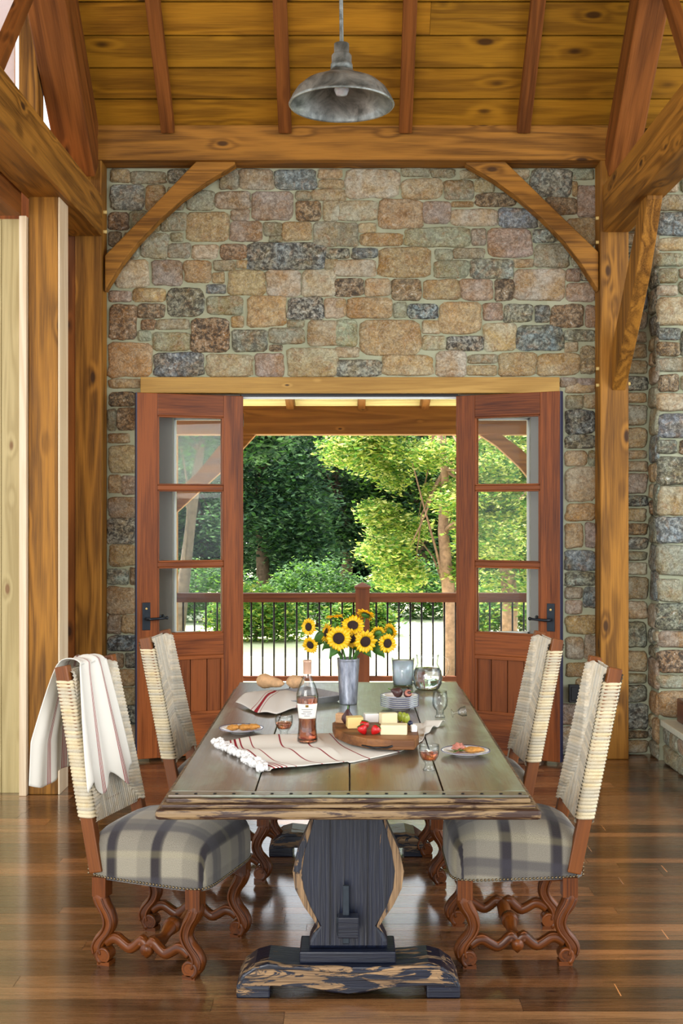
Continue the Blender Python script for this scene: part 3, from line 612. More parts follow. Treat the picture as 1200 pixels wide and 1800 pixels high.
def tree(name, label, cat, x, y, trunk, blobs, n, size, cols, seed, bark=(.6, .55, .5), r0=.12, branches=6, group=None):
    z0 = gh(x, y)-.05; r = thing(name, label, cat, (x, y, z0), 0, group)
    mb = MB(); pts = [Vector(p) for p in trunk]; rr_ = [r0*(1-.7*i/(len(pts)-1)) for i in range(len(pts))]
    mb.tube(pts, rr_, 10, bark); rg = random.Random(seed+1)
    for _ in range(branches):
        b = rg.choice(blobs); i = rg.randrange(1, len(pts)); a = pts[i]; e = Vector((b[0]+rg.uniform(-.6, .6)*b[3], b[1]+rg.uniform(-.6, .6)*b[4], b[2]+rg.uniform(-.3, .6)*b[5]))
        mid = a.lerp(e, .5)+Vector((rg.uniform(-.1, .1), rg.uniform(-.1, .1), .12)); mb.tube([a, a.lerp(mid, .5)+Vector((0, 0, .05)), mid, e], [r0*.22, r0*.16, r0*.11, r0*.04], 6, bark)
    obj('trunk', mb, M['bark'], r)
    mb = MB(); foliage(mb, blobs, n, size, cols, seed); obj('foliage', mb, M['leaf'], r); return r
rg = random.Random(3)
# light birch in the middle/right, close behind the railing
bl = []
for cx_, cz_, rx_, rz_ in ((-.2, 3.25, 1.1, .45), (-1.3, 3.0, .75, .45), (-.6, 2.7, .9, .5), (.6, 3.0, .9, .7), (-1.0, 2.1, .65, .45), (-.1, 2.3, .8, .5), (.9, 2.2, .9, .7), (-.75, 1.55, .35, .3), (.3, 1.6, .5, .35), (1.7, 2.7, .9, .9)):
    bl.append((cx_, rg.uniform(-.5, .5), cz_, rx_, .8, rz_))
bl2 = []
for b_ in bl:
    for _ in range(4): bl2.append((b_[0]+rg.uniform(-.85, .85)*b_[3], b_[1]+rg.uniform(-.6, .6), b_[2]+rg.uniform(-.8, .8)*b_[5], rg.uniform(.18, .38), .35, rg.uniform(.12, .24)))
bl = bl2
tree('birch_tree', 'light green sunlit birch in the middle of the doorway view', 'tree', 1.35, 15.5, [(0, 0, 0), (-.03, 0, 1.0), (-.12, 0, 2.0), (-.10, 0, 2.8), (-.2, 0, 3.5)], bl, 8600, .037, LT+MD, 11, (1.15, .95, .85), .11, 16)
bl = [(.0, 0, 3.2, 1.1, .8, .5), (.5, 0, 2.8, 1.0, .7, .7), (-.3, 0, 2.3, .6, .5, .5), (.9, .2, 2.0, .8, .6, .7), (.3, 0, 1.2, .7, .5, .4)]
tree('birch_tree', 'pinkish brown tree trunk with leaves seen through the right door glass', 'tree', 2.25, 17.0, [(0, 0, 0), (.05, 0, 1.0), (-.05, 0, 2.2), (-.15, 0, 3.0), (0, 0, 3.6)], bl, 3200, .05, LT+MD, 12, (1.2, .95, .85), .14, 10)
# grey leaning trunk on the left
bl = [(0.3, 0, 3.9, 1.3, 1.0, .4), (-.4, 0, 3.6, .7, .8, .4), (1.2, .3, 3.6, .7, .8, .4)]
tree('leaning_tree', 'grey leaning tree trunk seen through the left door glass', 'tree', -2.95, 20.5, [(0, 0, 0), (.12, 0, 1.0), (.26, 0, 2.2), (.42, 0, 3.3), (.5, 0, 4.1)], bl, 2600, .07, DK+MD[2:], 13, (.42, .42, .44), .13, 8)
# darker wood
spots = [(-5.6, 27, 'dark green tree at the far left of the wood'), (-3.6, 29, 'tall dark tree in the wood behind the left door'), (-1.9, 27, 'dark green tree in the wood left of the doorway centre'), (-.1, 31, 'shadowy tree deep in the wood behind the birch'),
         (1.8, 30, 'mid green tree in the wood right of the railing post'), (3.9, 29, 'mid green tree in the wood behind the right door'), (6.0, 28, 'green tree at the far right of the wood')]
for i, (x, y, lab) in enumerate(spots):
    bl = [(rg.uniform(-1.4, 1.4), rg.uniform(-.8, .8), 1.0+j*.32+rg.uniform(-.2, .2), rg.uniform(.7, 1.2), .9, rg.uniform(.4, .7)) for j in range(11)]
    tree('woodland_tree', lab, 'tree', x, y, [(0, 0, 0), (rg.uniform(-.2, .2), 0, 1.6), (rg.uniform(-.3, .3), 0, 3), (0, 0, 4.4)], bl, 4600, .07, DK+(MD if i > 3 else MD[2:]), 20+i, (.42, .38, .36), .17, 9, 'trees of the wood behind the lawn')
for i in range(13):
    x = -12+i*2.0; y = 36+rg.uniform(-1.5, 1.5)
    bl = [(rg.uniform(-1.6, 1.6), rg.uniform(-.8, .8),   .4+j*.38, 1.4, .9, .7) for j in range(12)]
    lab = 'distant dark tree in the back row of the wood, ' + ['first', 'second', 'third', 'fourth', 'fifth', 'sixth', 'seventh', 'eighth', 'ninth', 'tenth', 'eleventh', 'twelfth', 'thirteenth'][i] + ' from the left'
    tree('woodland_tree', lab, 'tree', x, y, [(0, 0, 0), (0, 0, 2.5), (0, 0, 4.9)], bl, 1500, .2, DK+MD[2:], 50+i, (.35, .32, .3), .2, 3, 'back row of the wood')
shr = [(-4.2, 22, .7), (-2.8, 24, .8), (-1.6, 20.5, .65), (-.6, 23, .85), (.2, 21.5, .45), (1.3, 24.5, .8), (2.9, 21, .7), (4.2, 23, .8)]
slab = ['leafy shrub at the far left edge of the lawn', 'round shrub behind the lower left door glass', 'dark shrub behind the balusters left of the sunflowers', 'broad shrub just left of the railing post', 'small pale shrub behind the railing post', 'pale green shrub right of the railing post', 'shrub behind the lower right door glass', 'leafy shrub at the far right edge of the lawn']
for i, (x, y, h) in enumerate(shr):
    r = thing('garden_shrub', slab[i], 'shrub', (x, y, gh(x, y)), 0, 'shrubs along the lawn')
    mb = MB(); foliage(mb, [(0, 0, h*.8, h*1.1, h*.8, h*.75), (h*.7, 0, h*.5, h*.7, h*.6, h*.5), (-h*.7, .1, h*.55, h*.6, h*.6, h*.5)], 1300, .05, (MD+DK[1:3]) if i % 2 else MD+LT[:1], 80+i); obj('foliage', mb, M['leaf'], r)
    mb = MB(); mb.tube([(0, 0, -.03), (.05, 0, h*.6)], [.04, .02], 6, (.5, .45, .4)); obj('stem', mb, M['bark'], r)

# ------------------------------------------------------------------ pendant lamp
LX, LY = -.027, 4.8
lt = thing('pendant_lamp', 'weathered zinc barn pendant lamp hanging above the table', 'lamp', (LX, LY, 0))
zr_ = 3.262
mb = MB(); pr = [(.210, 0), (.213, .004), (.210, .010), (.200, .030), (.180, .062), (.150, .088), (.115, .103), (.075, .112), (.062, .118), (.052, .135), (.045, .142), (.042, .142)]
mb.lathe([(r_, zr_+z_) for r_, z_ in pr]+[(r_-.006, zr_+z_-.003) for r_, z_ in reversed(pr[2:])]+[(.204, zr_+.001), (.210, zr_)], 48); obj('lamp_shade', mb, M['zinc'], lt)
mb = MB(); mb.lathe([(.0, zr_+.142), (.045, zr_+.142), (.044, zr_+.165), (.040, zr_+.172), (.040, zr_+.20), (.036, zr_+.206), (.030, zr_+.212), (.030, zr_+.248), (.012, zr_+.252), (0, zr_+.252)], 28); obj('lamp_socket', mb, M['zinc'], lt)
mb = MB(); mb.tube([(0, 0, zr_+.25), (-.004, 0, zr_+.6), (-.012, 0, zr_+1.2), (-.02, 0, zr_+3.6)], .008, 10); obj('lamp_rod', mb, M['zinc'], lt)
mb = MB(); mb.lathe([(0, zr_+.04), (.022, zr_+.044), (.03, zr_+.062), (.026, zr_+.085), (.014, zr_+.11), (.014, zr_+.14)], 18)
obj('light_bulb', mb, M['ice'], lt)

# ------------------------------------------------------------------ chairs
def smooth(p, k=4):
    p = [Vector(q) for q in p]; o = []
    for i in range(len(p)-1):
        a = p[max(i-1, 0)]; b = p[i]; c = p[i+1]; d = p[min(i+2, len(p)-1)]
        for j in range(k):
            t = j/k; o.append(.5*((2*b)+(c-a)*t+(2*a-5*b+4*c-d)*t*t+(3*b-a-3*c+d)*t**3))
    return o+[p[-1]]
def sx_(z): return -.20-.21*(z-.38)
def make_chair(label):
    r = thing('dining_chair', label, 'chair', (0, 0, 0), 0, 'carved dining chairs around the table')
    # legs
    def leg(x, y, dr):   # dr: +1 front (outward = +x)
        mb = MB(); mb.box(x-.027, y-.026, .245, x+.027, y+.026, .315, 2)
        pa = [(.262, 0), (.24, .004), (.215, -.006), (.185, -.024), (.15, -.033), (.118, -.022), (.088, .002), (.062, .014), (.038, .010), (.018, -.004)]
        rdd = [.024, .028, .027, .024, .022, .022, .024, .025, .022, .016]; mb.tube(smooth([(x+dr*d, y, z) for z, d in pa]), [rdd[min(9, int(i/4))]*(1-(i % 4)/4)+rdd[min(9, int(i/4)+1)]*(i % 4)/4 for i in range(37)], 12, sq=3, flat=(1, 0, 0))
        
        for yy in (-.024, .024):
            for dd in (.014, -.014): mb.tube(smooth([(x+dr*(d+dd), y+yy, z) for z, d in pa[1:-1]]), .0045, 6)
        # scroll
        sp = []
        for i in range(26):
            a = -1.2+i*.36; rr_ = .030*(1-i/30)
            sp.append((x+dr*(-.016+rr_*math.cos(a)), y, .036+rr_*math.sin(a)))
        for yy in (-.018, .018): mb.tube([(p[0], y+yy, p[2]) for p in sp], [.010*(1-i/45) for i in range(26)], 6)
        mb.tube([(x-dr*.016, y-.024, .036), (x-dr*.016, y+.024, .036)], .026, 18, smooth=False)
        mb.box(x-dr*.016-.024, y-.024, 0, x-dr*.016+.024, y+.024, .014)
        obj('leg', mb, M['chair'], r)
    fx, bx_ = .205, -.175; fy, by = .215, .185
    for s_ in (-1, 1): leg(fx, s_*fy, 1); leg(bx_, s_*by, -1)
    for s_ in (-1, 1):
        mb = MB(); pa = []
        for t_, z in ((0, .078), (.07, .094), (.14, .096), (.22, .080), (.29, .070), (.36, .084), (.43, .104), (.48, .088), (.5, .062), (.52, .088), (.57, .104), (.64, .084), (.71, .070), (.78, .080), (.86, .096), (.93, .094), (1, .078)):
            pa.append((fx-.02+(bx_-fx+.04)*t_, s_*(fy+(by-fy)*t_), z))
        pa = smooth(pa); mb.tube(pa, .0185, 10, sq=3, flat=(0, 0, 1))
        for dy in (-.009, .009): mb.tube([(p[0], p[1]+dy, p[2]+.015) for p in pa[1:-1]], .0045, 5)
        mb.tube([(.015, s_*.2-.022, .078), (.015, s_*.2+.022, .078)], .021, 12)
        obj('side_stretcher', mb, M['chair'], r)
    mb = MB(); pa = [(.015, -.2+.4*i/20, .082+.012*math.cos(i/20*math.pi*4)) for i in range(21)]
    mb.tube(pa, [.018+.009*abs(math.sin(i/20*math.pi*3)) for i in range(21)], 12)
    mb.tube([(.015, -.02, .094), (.015, .02, .094)], .031, 12); obj('cross_stretcher', mb, M['chair'], r)
    # seat
    mb = MB(); n = 72; rings = []
    D0, D1 = -.235, .255
    prof = [(1.0, .308), (1.0, .335), (1.003, .37), (1.0, .405), (.985, .43), (.95, .452), (.88, .472), (.76, .490), (.6, .505), (.4, .515), (.2, .520)]
    vs = []; gs = []
    for q_, z in prof:
        for i in range(n):
            a = 2*math.pi*i/n; ca, sa = math.cos(a), math.sin(a); ex = 7 if q_ > .9 else 5
            k = (abs(ca)**ex+abs(sa)**ex)**(-1/ex); ux, uy = ca*k*q_, sa*k*q_
            x = (D0+D1)/2+ux*(D1-D0)/2; y = uy*(.222+.028*ux)
            vs.append((x, y, z-.012*(uy**4 if q_ > .9 else 0)*0)); drop = max(0, .45-z)
            g_ = Vector((x, y, 0)); m_ = max(abs(ca), abs(sa))
            if abs(ca) > abs(sa): g_.x += math.copysign(drop, ca)
            else: g_.y += math.copysign(drop, sa)
            gs.append(g_)
    vs.append((.01, 0, .521)); gs.append(Vector((.01, 0, 0))); m = len(prof)
    fs = [(i*n+k, i*n+(k+1) % n, (i+1)*n+(k+1) % n, (i+1)*n+k) for i in range(m-1) for k in range(n)]+[((m-1)*n+k, (m-1)*n+(k+1) % n, len(vs)-1) for k in range(n)]+[tuple(range(n-1, -1, -1))]
    mb.add(vs, fs, gs, smooth=True); obj('seat_cushion', mb, M['plaid'], r)
    mb = MB()
    def outl(a):
        ca, sa = math.cos(a), math.sin(a); k = (abs(ca)**7+abs(sa)**7)**(-1/7); ux, uy = ca*k, sa*k
        return Vector(((D0+D1)/2+ux*(D1-D0)/2, uy*(.222+.028*ux), .316))
    last = None
    for i in range(4000):
        p = outl(2*math.pi*i/4000)
        if p.x < D0+.03: continue
        if last is None or (p-last).length > .0135: mb.ball(p, .0052, n=7, m=4); last = p
    for s_ in (-1, 1):
        for k in range(8): mb.ball((D0+.012, s_*.196, .325+k*.0135), .005, n=7, m=4)
    obj('nailhead_trim', mb, M['nail'], r)
    mb = MB(); mb.box(-.16, -.15, .285, .19, .15, .31); obj('seat_rail', mb, M['chair'], r, bevel=.004)
    # stiles and rails
    for s_ in (-1, 1):
        mb = MB(); mb.beam((sx_(.33), s_*.192, .33), (sx_(1.065), s_*.172, 1.065), .036, .050, (1, 0, .2)); obj('stile', mb, M['chair_pale'], r, bevel=.004)
    for z in (1.02, .54):
        mb = MB(); mb.box(sx_(z)-.006, -.17, z-.015, sx_(z)+.006, .17, z+.02); obj('back_rail', mb, M['chair_pale'], r)
    # woven rush back
    rg = random.Random(5)
    mb = MB(); z0, z1 = .50, 1.052; NC = 42; nv, nu = NC*5, 132; ct = [rg.random() for _ in range(400)]
    def tri(u, v):     # >0 where cords run up and down
        au = abs(u); a = .86*(1-(1-v)/.52) if v > .48 else -1; b = .95*(1-v/.40) if v < .40 else -1
        return max(a, b)-au
    s_sh = 1.5
    def web(side, nu, nv):
        vs = []; cs_ = []; gs = []
        for i in range(nu+1):
            u = -1+2*i/nu
            for j in range(nv+1):
                v = j/nv; z = z0+(z1-z0)*v; hw = .196-.022*v; y = u*(hw-.004); t_ = tri(u, v)
                edge = abs(u)**2.5; seam = math.exp(-(u/.10)**2) if t_ < 0 else 0
                dish = .020+.010*edge-.008*seam
                if v > .97: dish *= max(0, 1-((v-.97)/.03)**2)**.5
                if v < .03: dish *= max(.0, 1-((.03-v)/.03)**2)**.5
                if t_ > 0: rid = abs(math.sin(math.pi*(u*14+.05*noise.noise(Vector((u*8, v*5, 2))))))**.6; ci = 200+int(u*14+50); 
                else: rid = abs(math.sin(math.pi*(v*NC+.10*noise.noise(Vector((u*2, v*9, 1)))+s_sh*abs(u))))**.6; ci = int(v*NC+s_sh*abs(u))
                ts = max(0, min(1, (t_+.02)/.06)); dish = max(.005, dish-.015*ts)
                off = dish+.0075*rid-.006*(math.exp(-(t_/.03)**2))
                c = ct[ci % 400]; k = .7+.3*c
                vs.append((sx_(z)+side*off, y, z)); cs_.append((k, k*(.99-.06*c), k*(.97-.14*c))); gs.append((y, sx_(z)+side*off, z))
        fs = [(i*(nv+1)+j, (i+1)*(nv+1)+j, (i+1)*(nv+1)+j+1, i*(nv+1)+j+1) for i in range(nu) for j in range(nv)]
        mb.add(vs, fs, gs, cs_, smooth=True)
    web(1, nu, nv); web(-1, 66, nv)
    for s_ in (-1, 1):
        vs = []; cs_ = []; n = 16; nz = 38*6; za, zb = .525, 1.015
        for j in range(nz+1):
            v = j/nz; z = za+(zb-za)*v; hw = .196-.022*(z-z0)/(z1-z0); rid = abs(math.sin(math.pi*38*v))**.6; ci = int(v*38); c = ct[ci+60]
            for k in range(n):
                a = 2*math.pi*k/n; ca, sa = math.cos(a), math.sin(a); q_ = (abs(ca)**3.5+abs(sa)**3.5)**(-1/3.5)
                vs.append((sx_(z)+(.028+.006*rid)*ca*q_, s_*(hw-.008)+(.023+.006*rid)*sa*q_, z)); kk = .74+.26*c; cs_.append((kk, kk*(.95-.06*c), kk*(.84-.18*c)))
        fs = [(j*n+k, j*n+(k+1) % n, (j+1)*n+(k+1) % n, (j+1)*n+k) for j in range(nz) for k in range(n)]+[tuple(range(n-1, -1, -1)), tuple(nz*n+k for k in range(n))]
        mb.add(vs, fs, None, cs_, smooth=True)
    obj('rush_back', mb, M['rush'], r)
    return r
c1 = make_chair('near left carved chair with plaid seat and a striped towel over its back')
CP = (-.668, 4.445, 0); CR = R(-17)
c1.location = CP; c1.rotation_euler = (0, 0, CR)
dup(c1, (.622, 4.50, 0), R(180), 'near right carved chair with plaid seat and bare rush back')
dup(c1, (-.555, 5.52, 0), R(-6), 'far left carved chair pushed under the table beside the left door')
dup(c1, (.575, 5.46, 0), R(184), 'far right carved chair pushed under the table beside the right door')
# towel over the near left chair back (same place as that chair)
def drape(u, t):
    f = .46
    wob = math.sin(u*19+t*2)*.5+math.sin(u*9+1)*.5
    if t < f:
        v = t/f; z = .625+.03*math.sin(u*14)+.435*v*(1)
        z = min(z, 1.066); ya = -.245+.37*u; yb = -.135+.21*u; y = ya+(yb-ya)*v**1.3
        amp = .020*(1-v*.5); return Vector((sx_(z)+.036+amp*(wob+.6)*.8, y, z))
    if t < f+.08:
        a = (t-f)/.08*math.pi; y = -.125+.19*u
        return Vector((sx_(1.06)+.044*math.cos(a), y, 1.062+.020*math.sin(a)+.006*wob))
    v = (t-f-.08)/(1-f-.08); z = 1.066-.42*v-.02*math.sin(u*6); ya = -.125+.19*u; yb = -.285+.30*u; y = ya+(yb-ya)*min(1, v*1.6)**.8
    return Vector((sx_(1.06)-.050-.015*(wob+.5)*v, y, z))
mb = MB(); mb.grid(drape, 70, 90, gf=lambda u, t: ((u-.5)*.42, t, 0))
o = obj('striped_towel', mb, M['towel'], solid=.0025); o.location = CP; o.rotation_euler = (0, 0, CR)
tag(o, 'white linen towel with red stripes draped over the near left chair back', 'towel')

# ------------------------------------------------------------------ table
tb = thing('trestle_table', 'long weathered trestle dining table with a worn navy pedestal base', 'table', (0, 0, 0))
xs = [-.555, -.290, .004, .296, .555]
mb = MB()
for i in range(4):
    k = (.95, 1.05, .9, 1.02)[i]; mb.box(xs[i]+.002, 3.73, .735, xs[i+1]-.002, 6.06, .760, 1, (k, k, k))
obj('table_plank', mb, M['table'], tb, bevel=.002).name = 'table_planks'
mb = MB()
for a, b in ((3.675, 3.7285), (6.0615, 6.115)): obj('breadboard_end', MB().box(-.555, a, .750, .555, b, .7595, 0), M['table'], tb, bevel=.003)
mb = MB(); mb.box(-.573, 3.655, .722, .573, 6.132, .7345, 0).box(-.560, 3.669, .7350, .560, 3.729, .7495, 0)
obj('moulding', mb, M['edge'], tb, bevel=.004)
mb = MB(); mb.box(-.590, 3.638, .690, .590, 6.15, .7215, 0)
obj('table_edge', mb, M['edge'], tb, bevel=.011)
mb = MB(); rg = random.Random(2)
for i in range(19): mb.ball((-.53+i*.0589, 3.69, .7605), .006, rz=.002, n=8, m=4)
obj('nail_heads', mb, M['black'], tb)
vs_ = [(.105, .69), (.112, .62), (.140, .55), (.172, .48), (.188, .41), (.180, .35), (.150, .29), (.118, .245), (.104, .222), (.118, .20), (.132, .172), (.136, .145)]
for yy, nm in ((4.06, 0), (5.70, 1)):
    pts = [(x, z) for x, z in vs_]+[(-x, z) for x, z in reversed(vs_)]
    mb = MB()
    # three boards with a narrow groove
    mb.prism(pts, yy, yy+.10, 'xz', 1, wl=[.22 if .25 < z < .60 else 0 for x, z in pts])
    pd = obj('pedestal', mb, M['navy'], tb, bevel=.012)
    mb = MB()
    for xg in (-.062, .066): mb.box(xg-.0015, yy-.002, .16, xg+.0015, yy+.01, .69)
    obj('board_seam', mb, M['black'], pd)
    for s_ in (-1, 1):
        mb = MB(); e = [(s_*(x+.001), z) for x, z in vs_[1:-2]]+[(s_*(x-.008-.022*math.sin(min(1, max(0, (z-.22)/.36))*math.pi)), z) for x, z in reversed(vs_[2:-3])]
        mb.prism(e, yy-.004, yy+.003, 'xz', 1, w=.95); obj('worn_edge', mb, M['navy'], pd, bevel=.002)
    mb = MB(); mb.box(-.165, yy-.03, .106, .160, yy+.13, .146, 0); obj('plinth', mb, M['navy'], tb, bevel=.005)
    ft = [(-.375, 0), (-.375, .05), (-.355, .095), (-.315, .128), (-.27, .143), (-.21, .135), (-.15, .130), (.15, .130), (.21, .135), (.27, .143), (.315, .128), (.355, .095), (.375, .05), (.375, 0), (.262, 0), (.262, .052), (.20, .058), (.13, .045), (.06, .024), (0, .018), (-.06, .024), (-.13, .045), (-.20, .058), (-.262, .052), (-.262, 0)]; ft = [(x, z*.82) for x, z in ft]
    mb = MB(); mb.prism(ft, yy-.06, yy+.12, 'xz', 0, wl=[.5 if z > .08 else (.62 if z > .012 else .1) for x, z in ft]); obj('foot', mb, M['navy'], tb, bevel=.006)
    mb = MB(); ff = [(-.362, .052), (-.345, .092), (-.305, .120), (-.25, .122), (-.16, .118), (0, .100), (.16, .118), (.25, .122), (.305, .120), (.345, .092), (.362, .052), (.25, .056), (.13, .048), (0, .022), (-.13, .048), (-.25, .056)]; ff = [(x, z*.82) for x, z in ff]
    mb.prism(ff, yy-.066, yy-.058, 'xz', 0, w=.72); obj('worn_face', mb, M['navy'], tb, bevel=.002)
mb = MB(); mb.box(-.035, 3.99, .205, .035, 4.04, .275, 0).box(-.035, 4.1, .205, .035, 5.9, .275, 1); st_ = obj('stretcher', mb, M['navy'], tb, bevel=.004)
mb = MB(); mb.beam((-.008, 4.012, .18), (-.008, 4.035, .37), .022, .016, (0, 1, 0)); obj('wedge_key', mb, M['bronze'], tb, bevel=.003)
mb = MB(); mb.box(-.04, 4.03, .24, .036, 4.052, .262).box(-.038, 4.03, .20, -.02, 4.052, .24); obj('iron_strap', mb, M['bronze'], tb, bevel=.002)

# ------------------------------------------------------------------ things on the table
TZ = .7602
def glassware(name, label, cat, loc, outer, t=.002, mat='glass', liquid=None, lmat=None, group=None, liq_name='wine'):
    r = thing(name, label, cat, loc, 0, group); mb = MB()
    inner = [(max(a-t, .0005), b) for a, b in outer if b > outer[0][1]+.004]
    zi = liquid[0] if liquid else None
    base = next(b for a, b in outer if b > 0)
    inn = [p for p in inner if p[1] >= (zi if zi else .008)]
    pr = [(0, 0)]+list(outer)+list(reversed(inn))+[(0, inn[0][1])]
    mb.lathe(pr, 32); obj('bowl', mb, M[mat], r)
    if liquid:
        a_, b_ = liquid; pts = [(p[0]-.0004, p[1]) for p in inn if p[1] < b_-.001]
        rt = inn[0][0]
        for k in range(len(inn)-1):
            if inn[k][1] <= b_ <= inn[k+1][1]: rt = inn[k][0]+(inn[k+1][0]-inn[k][0])*(b_-inn[k][1])/max(1e-6, inn[k+1][1]-inn[k][1])
        mb = MB(); mb.lathe([(0, inn[0][1]+.0004)]+[(p[0], p[1]+(.0004 if i == 0 else 0)) for i, p in enumerate(pts)]+[(rt-.0004, b_), (0, b_)], 32); obj(liq_name, mb, M[lmat], r)
    return r
wg = [(.021, 0), (.022, .003), (.016, .010), (.0135, .018), (.015, .026), (.024, .036), (.031, .048), (.034, .060), (.0345, .072), (.0335, .086)]
p = T(499, 1297); glassware('wine_glass', 'low glass of rose wine left of the bottle', 'glass', (p.x, p.y, TZ), wg, liquid=(.028, .060), lmat='rose', group='rose wine glasses')
p = T(754, 1354); glassware('wine_glass', 'low glass of rose wine near the front, beside the right plate', 'glass', (p.x, p.y, TZ), wg, liquid=(.028, .062), lmat='rose', group='rose wine glasses')
p = T(773, 1261); glassware('water_glass', 'empty clear footed glass right of the stacked plates', 'glass', (p.x, p.y, TZ), [(.021, 0), (.022, .004), (.016, .012), (.017, .030), (.024, .036), (.031, .050), (.033, .068), (.031, .085), (.029, .112)])
# bottle
p = T(540, 1307); bt = thing('wine_bottle', 'clear bottle of rose wine with a white label', 'bottle', (p.x, p.y, TZ+.006))
bp = [(.034, 0), (.0385, .004), (.0385, .012), (.034, .05), (.033, .075), (.0345, .10), (.040, .14), (.042, .165), (.041, .182), (.034, .205), (.024, .228), (.016, .246), (.0145, .258), (.0145, .30)]
mb = MB(); mb.lathe([(0, 0)]+bp+[(a-.002, b) for a, b in reversed(bp[1:])]+[(0, .006)], 40); obj('bottle_glass', mb, M['glass'], bt)
mb = MB(); mb.lathe([(0, .0065)]+[(a-.0025, b+.001) for a, b in bp[1:8]]+[(.039, .170), (0, .170)], 40); obj('wine', mb, M['rose'], bt)
mb = MB(); mb.lathe([(.0155, .256), (.0155, .298), (.0168, .300), (.0168, .307), (.0, .307)], 24); obj('foil_capsule', mb, M['capsule'], bt)
mb = MB(); rb = lambda z: .0346+(.0408-.0346)*max(0, min(1, (z-.10)/.045))+.0004
mb.grid(lambda u, v: ((rb(.092+.056*v)+.0003)*math.sin(-1.15+2.3*u), -(rb(.092+.056*v)+.0003)*math.cos(-1.15+2.3*u), .092+.056*v), 20, 6); lb_ = obj('label', mb, M['label'], bt, solid=.0004); lb_['label'] = 'white paper label with a small gold crest'
def onlab(a, z, da, dz, mat, nm):
    m2 = MB(); m2.grid(lambda u, v: ((rb(z+dz*v)+.0009)*math.sin(a+da*u), -(rb(z+dz*v)+.0009)*math.cos(a+da*u), z+dz*v), 6, 1); obj(nm, m2, mat, lb_)
onlab(-.14, .136, .28, .009, M['gold'], 'gold_crest')
for a, z, da in ((-.55, .126, 1.1), (-.4, .118, .8), (-.6, .110, .5), (.0, .110, .5), (-.3, .102, .6)): onlab(a, z, da, .0022, M['ink'], 'printed_line')
# vase and sunflowers
vp = Vector((0.0, 5.42, TZ)); vz = thing('flower_vase', 'tall galvanised metal vase holding the sunflowers', 'vase', vp)
mb = MB(); pr = [(0, 0), (.039, 0), (.040, .004)]+[(.040+(.0505-.040)*(z/.2)+(.0008 if z > .12 and int(z*200) % 2 else 0), z) for z in [i*.01 for i in range(1, 20)]]+[(.0505, .2), (.052, .204), (.051, .207), (.048, .204), (.038, .01), (0, .01)]
mb.lathe(pr, 40); obj('vase_body', mb, M['galv'], vz)
def sunflower(label, px, py, Y, rad, dirv, seed):
    rad *= 1.12
    rg = random.Random(seed); hp = P(px, py, Y); d = Vector(dirv).normalized(); r = thing('sunflower', label, 'flower', tuple(vp+Vector((0, 0, .03))), 0, 'sunflowers in the vase')
    h = hp-r.location; a0 = rg.uniform(0, 6.28); base = Vector((.016*math.cos(a0), .016*math.sin(a0), 0)); dxy = Vector((h.x, h.y, 0)); rim = Vector((h.x, h.y, 0)).normalized()*min(.036, dxy.length*.5)+Vector((0, 0, .185)) if dxy.length > 1e-4 else Vector((0, 0, .185))
    end = h-d*.02
    path = [base.lerp(rim, t/4) for t in range(5)]
    c2 = end-d*.05
    for i in range(1, 9):
        t = i/8; path.append(rim*(1-t)**3+(rim+Vector((rim.x, rim.y, .06)))*3*(1-t)**2*t+c2*3*(1-t)*t*t+end*t**3)
    mb = MB(); mb.tube(path, .0042, 7); obj('stem', mb, M['stem'], r)
    q_ = d.to_track_quat('Z', 'Y').to_matrix()
    mb = MB()
    for ly in range(2):
        n = 19
        for i in range(n):
            a = 2*math.pi*(i+.5*ly)/n+rg.uniform(-.06, .06); L = rad*rg.uniform(.9, 1.08); ri = rad*.42; el = .12+.28*ly+rg.uniform(-.2, .2); wd = rad*.155
            ca, sa = math.cos(a), math.sin(a); rows = []
            for t, ww in ((0, .6), (.35, 1), (.7, .85), (1, .05)):
                rr_ = ri+(L-ri)*t; zz = math.sin(el)*(L-ri)*t-.02*rad-.25*rad*t*t*(.5 if ly else 1)
                for s_ in (-1, 0, 1): rows.append(h+q_ @ Vector((ca*rr_-sa*s_*wd*ww, sa*rr_+ca*s_*wd*ww, zz+(.02*rad if s_ else 0))))
            fs = [(k*3+j, k*3+j+1, k*3+j+4, k*3+j+3) for k in range(3) for j in range(2)]
            mb.add(rows, fs, smooth=True)
    obj('petals', mb, M['petal'], r, solid=.0006)
    mb = MB(); mb.ball(h, rad*.47, rad*.47, rad*.16, 20, 8, M=q_, jit=.05); obj('seed_disc', mb, M['disc'], r)
    mb = MB(); mb.ball(h-d*rad*.16, rad*.45, rad*.45, rad*.20, 16, 7, M=q_)
    for i in range(14):
        a = 2*math.pi*i/14; ca, sa = math.cos(a), math.sin(a); b_ = h-d*rad*.2
        mb.add([b_+q_ @ Vector((ca*rad*.3-sa*rad*.09, sa*rad*.3+ca*rad*.09, 0)), b_+q_ @ Vector((ca*rad*.3+sa*rad*.09, sa*rad*.3-ca*rad*.09, 0)), b_+q_ @ Vector((ca*rad*.75, sa*rad*.75, .02*rad))], [(0, 1, 2)])
    obj('sepals', mb, M['stem'], r)
    return r, h, path
